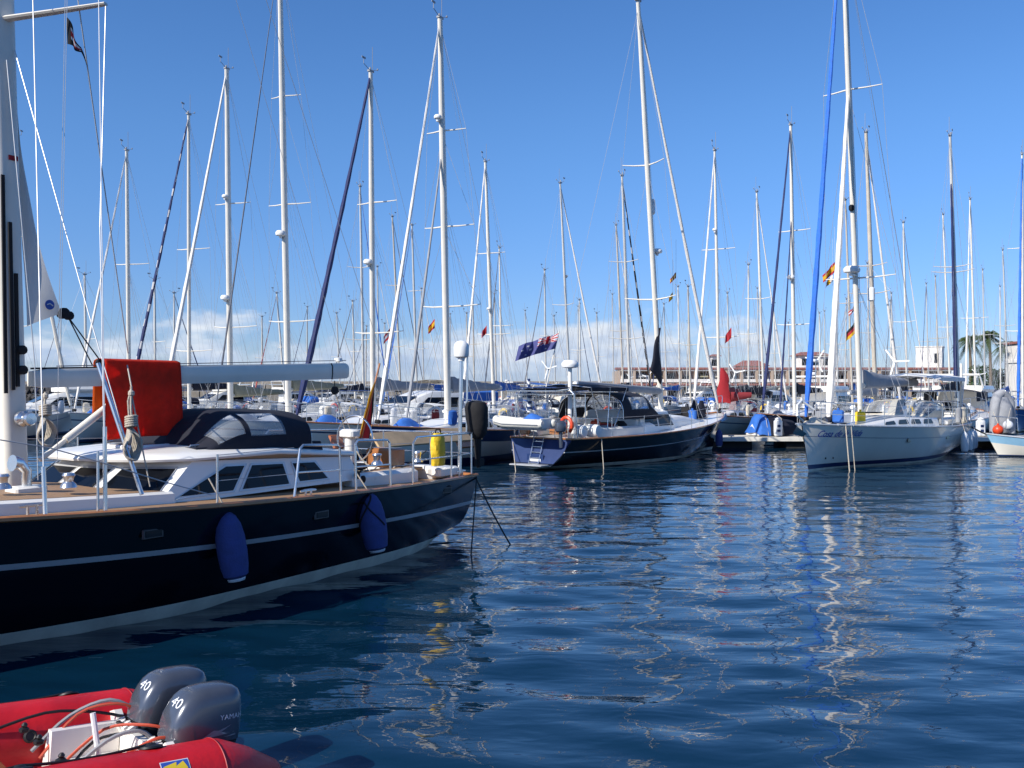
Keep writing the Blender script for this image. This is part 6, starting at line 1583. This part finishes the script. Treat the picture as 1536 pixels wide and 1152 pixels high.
# ------------------------------------------------------------------ the right hand edge: workboat, buoys, tender
def right_edge():
    f = Frame("motor_boat", (22.4, 33.6, 0), PI*.985, "small white boat with light blue upper band cut by the right edge", "motor boat"); o = f.o
    hl = Hull(5.2, 2.0, bs=.85, fs=.52, fm=.56, fb=.80, draft=.3, zs=-.1, rake=.5, stern=0, pm=.2, pb=.75)
    hl.build(o, ['antifoul', 'bluestripe', 'hullwhite', 'silver', 'lightblue'], boot=(.02, .06), band=.30, n=30, rail='silver')
    m = MB(); m.box((2.0, 0, .95), (1.5, 1.1, .9), bev=.12); c = m.build("wheelhouse", 'gel', o)
    for s in (1, -1): m = MB(); m.box((2.0, s*.555, 1.25), (1.1, .012, .32)); m.build("window", 'glass', c)
    m = MB(); m.box((2.755, 0, 1.25), (.012, .8, .32)); m.build("windscreen", 'glass', c)
    m = MB(); m.tube([(4.3, .45, .95), (4.3, .4, 1.4), (5.0, 0, 1.45), (4.3, -.4, 1.4), (4.3, -.45, .95)], .02, 6); m.build("pulpit", 'steel', o)
    def ball(px, py, Y, r, mat, lab, hang):
        p = P(px, py, Y); q = Frame("buoy", p-Vector((0, 0, r)), 0, lab, "buoy", "round buoys at the right edge")
        m = MB(); m.lathe((0, 0, 0), [(.001, 0)]+[(r*math.sin(a), r-r*math.cos(a)) for a in [PI*i/12 for i in range(1, 12)]]+[(r*.2, 2*r), (r*.22, 2*r+.05), (.001, 2*r+.06)], 18); m.build("ball", mat, q.o)
        m = MB(); m.tube([(0, 0, 2*r+.05), q.l(hang)], .012, 5); m.build("rope", 'rope', q.o)
    ball(1497, 645, 36.3, .20, 'fenderorange', "round orange buoy hanging over the pontoon at the right edge", P(1490, 618, 36.6))
    ball(1512, 638, 36.0, .19, 'fenderwhite', "round white buoy beside the orange buoy at the right edge", P(1516, 612, 36.4))
    # grey tender standing on end on the pontoon
    p = P(1500, 640, 40.2); t = Frame("inflatable_tender", (p.x, 40.0, .44), .3, "grey inflatable tender stood on end on the pontoon by the orange buoy", "inflatable boat")
    m = MB()
    for s in (1, -1): m.tube([(s*.42, 0, .1), (s*.43, 0, .9), (s*.38, 0, 1.4), (s*.2, .05, 1.72), (0, .06, 1.82)], [.2, .21, .21, .2, .19], 14)
    m.build("tube", 'canvasgrey', t.o, angle=60)
    m = MB(); m.lathe((0, .06, .92), [(.001, -.85), (.25, -.78), (.42, -.45), (.46, 0), (.42, .4), (.25, .72), (.001, .8)], 20); m.build("floor", 'canvasgrey', t.o); m = MB(); m.box((.05, -.23, .95), (.12, .03, .5), bev=.01); m.build("patch", 'decal', t.o)
    m = MB(); m.tube(sag(P(1449, 636, 36.2), Vector((P(1527, 668, 35).x, 35, .42)), .12), .03, 6); tag(m.build("mooring_line", 'ropedark'), "thick dark mooring line from the white yacht's stern to the right edge", "rope", "mooring lines")
right_edge()

# ------------------------------------------------------------------ red sail, signal flags
def red_sail():
    Y = 46.0; a = P(1083, 552, Y); q = Frame("bundled_sail", P(1084, 604, Y), 0, "bright red bundled sail hanging upright left of the pontoon boats", "sail")
    A = q.l(a); m = MB(); rings = []
    for i in range(13):
        t = i/12; c = A.lerp(Vector((.1, 0, 0)), t); w = .07+.22*ss(.02, .55, t)+.05*math.sin(9*t); rings.append([c+Vector((.05*math.sin(7*t)+w*math.cos(x)*(1+.28*math.sin(3*x+5*t)), .5*w*math.sin(x), .05*math.sin(2*x)*t)) for x in [2*PI*j/14 for j in range(14)]])
    m.loft(rings, True, True, True); m.build("sailcloth", 'red', q.o)
    m = MB(); m.loft([[Vector((.4+1.0*t, (.20-.08*t)*math.cos(x), .28+.1*t+(.26-.12*t)*math.sin(x))) for x in [2*PI*j/10 for j in range(10)]] for t in (0, .3, .7, 1)], True, True, True); m.build("boom_bundle", 'canvasred', q.o)
    m = MB(); m.tube([A, A+Vector((0, 0, 1.2))], .01, 5); m.build("halyard", 'wire', q.o)
red_sail()
ES = (['red', 'gold'], lambda u, v: 1 if .27 < v < .73 else 0); DE = (['gold', 'red', 'flagblack'], lambda u, v: 0 if v < .33 else (1 if v < .67 else 2))
CAN = (['flagblue', 'gold', 'flagwhite'], lambda u, v: 2 if u < .33 else (1 if u < .67 else 0)); RD = (['red'], lambda u, v: 0); WR = (['red', 'flagwhite'], lambda u, v: 1 if .35 < v < .65 else 0)
for (px, py, w, h, Y, sp, lab) in ((1252, 393, -20, 15, 31.6, ES, "red and yellow striped flag left of the white yacht's mast"), (1249, 411, -13, 11, 31.6, CAN, "small yellow and blue flag below the red and yellow one"),
     (1285, 480, -18, 18, 33.0, DE, "black, red and gold flag flying beside the white yacht's mast"), (1284, 456, -12, 8, 33.2, WR, "small grey white pennant above the black, red and gold flag"),
     (652, 478, -11, 14, 38, ES, "small red and yellow flag left of the satellite dome"), (730, 488, -9, 12, 45, RD, "small red pennant right of the satellite dome"),
     (1097, 491, -11, 16, 44, RD, "small red pennant against the cloud above the red sail"), (1014, 408, -10, 9, 34.5, ES, "small orange flag under the middle yacht's right spreader"), (1009, 438, -7, 10, 34.5, (['gold'], lambda u, v: 0), "tiny yellow flag under the middle yacht's right spreader"),
     (587, 490, -14, 15, 40, WR, "small white and red flag between the masts behind the near yacht")):
    t = P(px, py, Y); b = P(px, py+h, Y); q = Frame("signal_flag", b, 0, lab, "flag", "flags and pennants")
    S = cloth((0, 0, 0), t-b, P(px+w*.85, py+h+abs(w)*.75, Y)-b, wave=.09, fold=1.3, ph=px, taper=.25)
    m = MB(); m.grid(S, 14, 12, mifun=sp[1]); m.build("flag_cloth", sp[0], q.o, flip=False)
    m = MB(); m.tube([(0, 0, -.9), (0, 0, (t-b).z+1.2)], .005, 4); m.build("halyard", 'wire', q.o)

# ------------------------------------------------------------------ breakwater, quay buildings, palms
def breakwater():
    m = MB(); Y0 = 172; r = random.Random(4)
    x = -150.0; i = 0
    f = Frame("breakwater", (0, Y0, 0), 0, "long low stone breakwater wall along the horizon left of the harbour building", "wall")
    while x < 22:
        w = 3.0; z = 3.35+.1*math.sin(i*1.7); m.box((x+w/2, r.uniform(-.15, .15), z/2), (w-.12, 3+.3*r.random(), z), bev=.08); x += w; i += 1
    m.box((-64, 1.4, 1.4), (172, 1.5, 2.8)); m.build("wall_blocks", 'stone', f.o)
    m = MB(); m.box((-64, .6, 3.75), (172, .35, .5)); m.build("parapet", 'stone', f.o)
    f2 = Frame("rock_bank", (-60, 150, 0), 0, "dark bank of breakwater rocks at the far left under the boom", "rocks"); m = MB()
    for k in range(420):
        x = r.uniform(-42, 6); z = r.uniform(-.3, 3.0)*(1 if x < -5 else .55); s = r.uniform(.5, 1.1)
        m.lathe((x, r.uniform(-1, 2)-z*.4+2, z), [(.001, -s*.7), (s*.7, -s*.35), (s, .1), (s*.6, s*.6), (.001, s*.75)], r.choice((5, 6, 7)), (r.uniform(-1, 1), r.uniform(-1, 1), 1))
    m.build("rock_pile", 'darkstone', f2.o, angle=5); tag(f2.o, kind="stuff")
breakwater()
def harbour_building():
    Y = 150; k = Y/F; X0, X1 = (928-CX)*k, (1432-CX)*k; z = lambda py: H+(HY-py)*k
    f = Frame("harbour_building", (X0, Y, 0), 0, "long low two storey harbour building with red roof edges and a colonnade", "building"); o = f.o; Lx = X1-X0
    m = MB(); m.box((Lx/2, 5.2, z(556)/2), (Lx, 8, z(556))); m.build("wall", 'tanwall', o)
    for py, t, d in ((553, .38, 1.6), (577, .34, 1.9)):
        m = MB(); m.box((Lx/2, 1.0-d/2+.2, z(py)), (Lx+1, d+.6, t), bev=.04); m.build("roof_edge", 'redtile', o)
        m = MB(); m.box((Lx/2, 1.0-d/2+.2, z(py)-t*.75), (Lx+.6, d+.3, t*.45)); m.build("cornice", 'plaster', o)
    n = 22
    for i in range(n+1):
        x = Lx*i/n
        for za, zb in ((0.3, z(579)), (z(574), z(555))):
            m = MB(); m.box((x, -.35, (za+zb)/2), (.42, .42, zb-za)); m.build("column", 'tanwall', o, smooth=False)
    for i in range(n):
        x = Lx*(i+.5)/n
        for za, zb in ((.6, z(583)), (z(573), z(558))):
            rw = random.Random(i*7+int(za)); k_ = rw.uniform(.45, .7); hh_ = rw.uniform(.6, .92)
            m = MB(); m.box((x+rw.uniform(-.2, .2), 1.17, za+(zb-za)*hh_/2), (Lx/n*k_, .06, (zb-za)*hh_)); w = m.build("window", 'glass', o, smooth=False)
            if rw.random() < .4:
                m = MB(); m.prism([Vector((x-.9, 1.1, zb-.15)), Vector((x-.9, -.1, zb-.75)), Vector((x-.9, -.1, zb-.85)), Vector((x-.9, 1.1, zb-.30))], (1.8, 0, 0)); m.build("awning", rw.choice(('canvascream', 'canvasgrey', 'canvasolive')), o, smooth=False)
    m = MB(); m.box((Lx/2, -.5, z(571)), (Lx, .08, .5)); m.build("balcony_rail", 'plaster', o)
    q = lambda *a: None
    def gable(xa, xb, ya, yb, yr, d, lab, name="house"):
        A = (xa-CX)*(Y+6)/F; B = (xb-CX)*(Y+6)/F; zz = lambda py: H+(HY-py)*(Y+6)/F
        g = Frame(name, (A, Y+6, 0), 0, lab, "house"); w = B-A
        m = MB(); m.box((w/2, d/2, zz(yb)/2), (w*.94, d*.94, zz(yb))); m.build("wall", 'plaster', g.o, smooth=False)
        m = MB(); m.loft([[Vector((-.3, -.4, zz(yb))), Vector((-.3, d+.4, zz(yb))), Vector((w*.2, d/2, zz(yr)))], [Vector((w+.3, -.4, zz(yb))), Vector((w+.3, d+.4, zz(yb))), Vector((w*.8, d/2, zz(yr)))]], True, True, True); m.build("roof", 'redtile', g.o, smooth=False)
        for i in range(max(2, int(w/1.6))):
            m = MB(); m.box((w*(i+.5)/max(2, int(w/1.6)), d*.03-.02, zz(yb)-1.1), (.8, .05, 1.1)); m.build("window", 'glass', g.o, smooth=False)
    gable(1199, 1247, 528, 533, 527, 5, "small red roofed house above the harbour building left of the white yacht's mast")
    gable(1112, 1152, 545, 549, 540, 5, "low red roofed block on the harbour building left of the navy headsails")
    gable(1068, 1080, 545, 534, 531, 2, "narrow tan turret above the red sail", "turret")
    # white block
    A = (1362-CX)*(Y+8)/F; B = (1412-CX)*(Y+8)/F; zz = lambda py: H+(HY-py)*(Y+8)/F
    g = Frame("block_building", (A+.8, Y+8, 0), -.5, "plain white block building with one dark doorway right of the harbour building", "building"); w = B-A
    m = MB(); m.box((w*.45, w*.3, zz(521)/2), (w*.72, w*.8, zz(521)), bev=.03); m.build("wall", 'plaster', g.o, smooth=False)
    m = MB(); m.box((w*.45, w*.3, zz(521)+.05), (w*.76, w*.84, .14)); m.build("roof_edge", 'plaster', g.o, smooth=False)
    m = MB(); m.box((w*.66, -w*.1-.02, zz(538)), (.7, .05, 1.6)); m.build("doorway", 'glass', g.o, smooth=False)
    # white corner building at the right edge
    Y2 = 120; A = (1508-CX)*(Y2+6)/F; zz = lambda py: H+(HY-py)*Y2/F
    g = Frame("corner_building", (A, Y2, 0), 0, "white building with red roof line cut by the right edge", "building")
    m = MB(); m.box((4, 3, zz(514)/2), (8, 6, zz(514))); m.build("wall", 'plaster', g.o, smooth=False)
    m = MB(); m.box((4, 2.9, zz(512)), (8.5, 6.6, .3)); m.build("roof", 'redtile', g.o, smooth=False)
    m = MB(); m.box((4, 2.6, zz(541)), (8.3, 6.4, .35)); m.build("balcony", 'plaster', g.o, smooth=False)
    for i in range(3):
        for py in (529, 560): m = MB(); m.box((1.3+2.4*i, -.02, zz(py)), (1.3, .06, 1.2)); m.build("window", 'glass', g.o, smooth=False)
    # quay wall in front of the buildings
    g = Frame("quay_wall", (X0-4, Y-6, 0), 0, "pale concrete quay edge in front of the harbour building", "wall"); m = MB(); m.box((45, 0, .55), (90, 3, 1.5), bev=.05); m.build("quay_edge", 'concrete', g.o)
harbour_building()
def palm(px, py, Y, lab, seed, n=30, s=1.0):
    r = random.Random(seed); c = P(px, py, Y); f = Frame("palm_tree", (c.x+.4, Y, .6), r.uniform(0, 6), lab, "palm tree", "palms on the quay"); hh = c.z-.6
    m = MB(); m.tube([(0, 0, -.6), (.12, .05, hh*.4), (.05, .1, hh*.75), (-.1, .1, hh)], [.28, .2, .18, .17], 10); m.build("trunk", 'trunk', f.o)
    m = MB(); top = Vector((-.1, .1, hh))
    for i in range(n):
        az = i*2.399+r.uniform(-.2, .2); el = math.radians(r.uniform(-35, 80)); L = s*r.uniform(2.2, 3.1); d = Vector((math.cos(az), math.sin(az), 0)); side = Vector((-d.y, d.x, 0)); pts = []
        for k in range(13):
            t = k/12; pts.append(top+d*(L*t*math.cos(el)*(1-.12*t))+Vector((0, 0, L*(math.sin(el)*t-.75*t*t))))
        m.tube(pts, [.03*(1-.8*k/12) for k in range(13)], 4)
        for k in range(2, 13):
            for q in (0, .5):
                p = pts[k-1].lerp(pts[k], q); ln = s*.62*math.sin(PI*min(1, (k+q)/13*.9+.1))+.08; tdir = (pts[k]-pts[k-1]).normalized()
                for sd_ in (1, -1):
                    e = p+(side*sd_*.8+tdir*.45+Vector((0, 0, -.45+r.uniform(-.2, .15)))).normalized()*ln
                    wv = tdir*.045; m.add([p-wv, p+wv, e], [[0, 1, 2]])
    m.build("crown", 'leaf', f.o, smooth=False, flip=False)
palm(1452, 512, 128, "palm tree with wide ragged crown, leftmost of the palms at right", 1, s=1.15)
palm(1480, 506, 124, "palm tree in the middle of the group at right", 2, s=1.0)
palm(1506, 520, 132, "palm tree beside the white corner building", 3, s=1.0)
def shrub(px, py, Y, lab, seed, w, h):
    r = random.Random(seed); c = P(px, py, Y); f = Frame("shrub", (c.x, Y, .6), 0, lab, "shrub", "green shrubs on the quay"); m = MB()
    for i in range(1500):
        a, b = r.uniform(0, 6.28), r.random()**.5; z = r.random(); q = w*b*(1-.5*z)*(1+.25*math.sin(3*a+5*z)); p = Vector((q*math.cos(a), q*math.sin(a), h*z+.15*math.sin(4*a))); v = Vector((r.uniform(-1, 1), r.uniform(-1, 1), r.uniform(-.3, 1))).normalized()*.32; u = Vector((r.uniform(-1, 1), r.uniform(-1, 1), r.uniform(-1, 1))).normalized()*.14
        m.add([p-u, p+u, p+v], [[0, 1, 2]])
    m.build("leaves", 'leaf2', f.o, smooth=False, flip=False); m = MB(); m.tube([(0, 0, -.6), (0, 0, h*.7)], [.15, .05], 6); m.build("stem", 'trunk', f.o)
shrub(1432, 575, 118, "rounded green shrub below the leftmost palm", 5, 1.6, 2.6); shrub(1470, 555, 126, "tall green shrub under the palms", 6, 2.2, 5.0); shrub(1496, 560, 130, "dense green shrub beside the white corner building", 7, 1.8, 4.6)
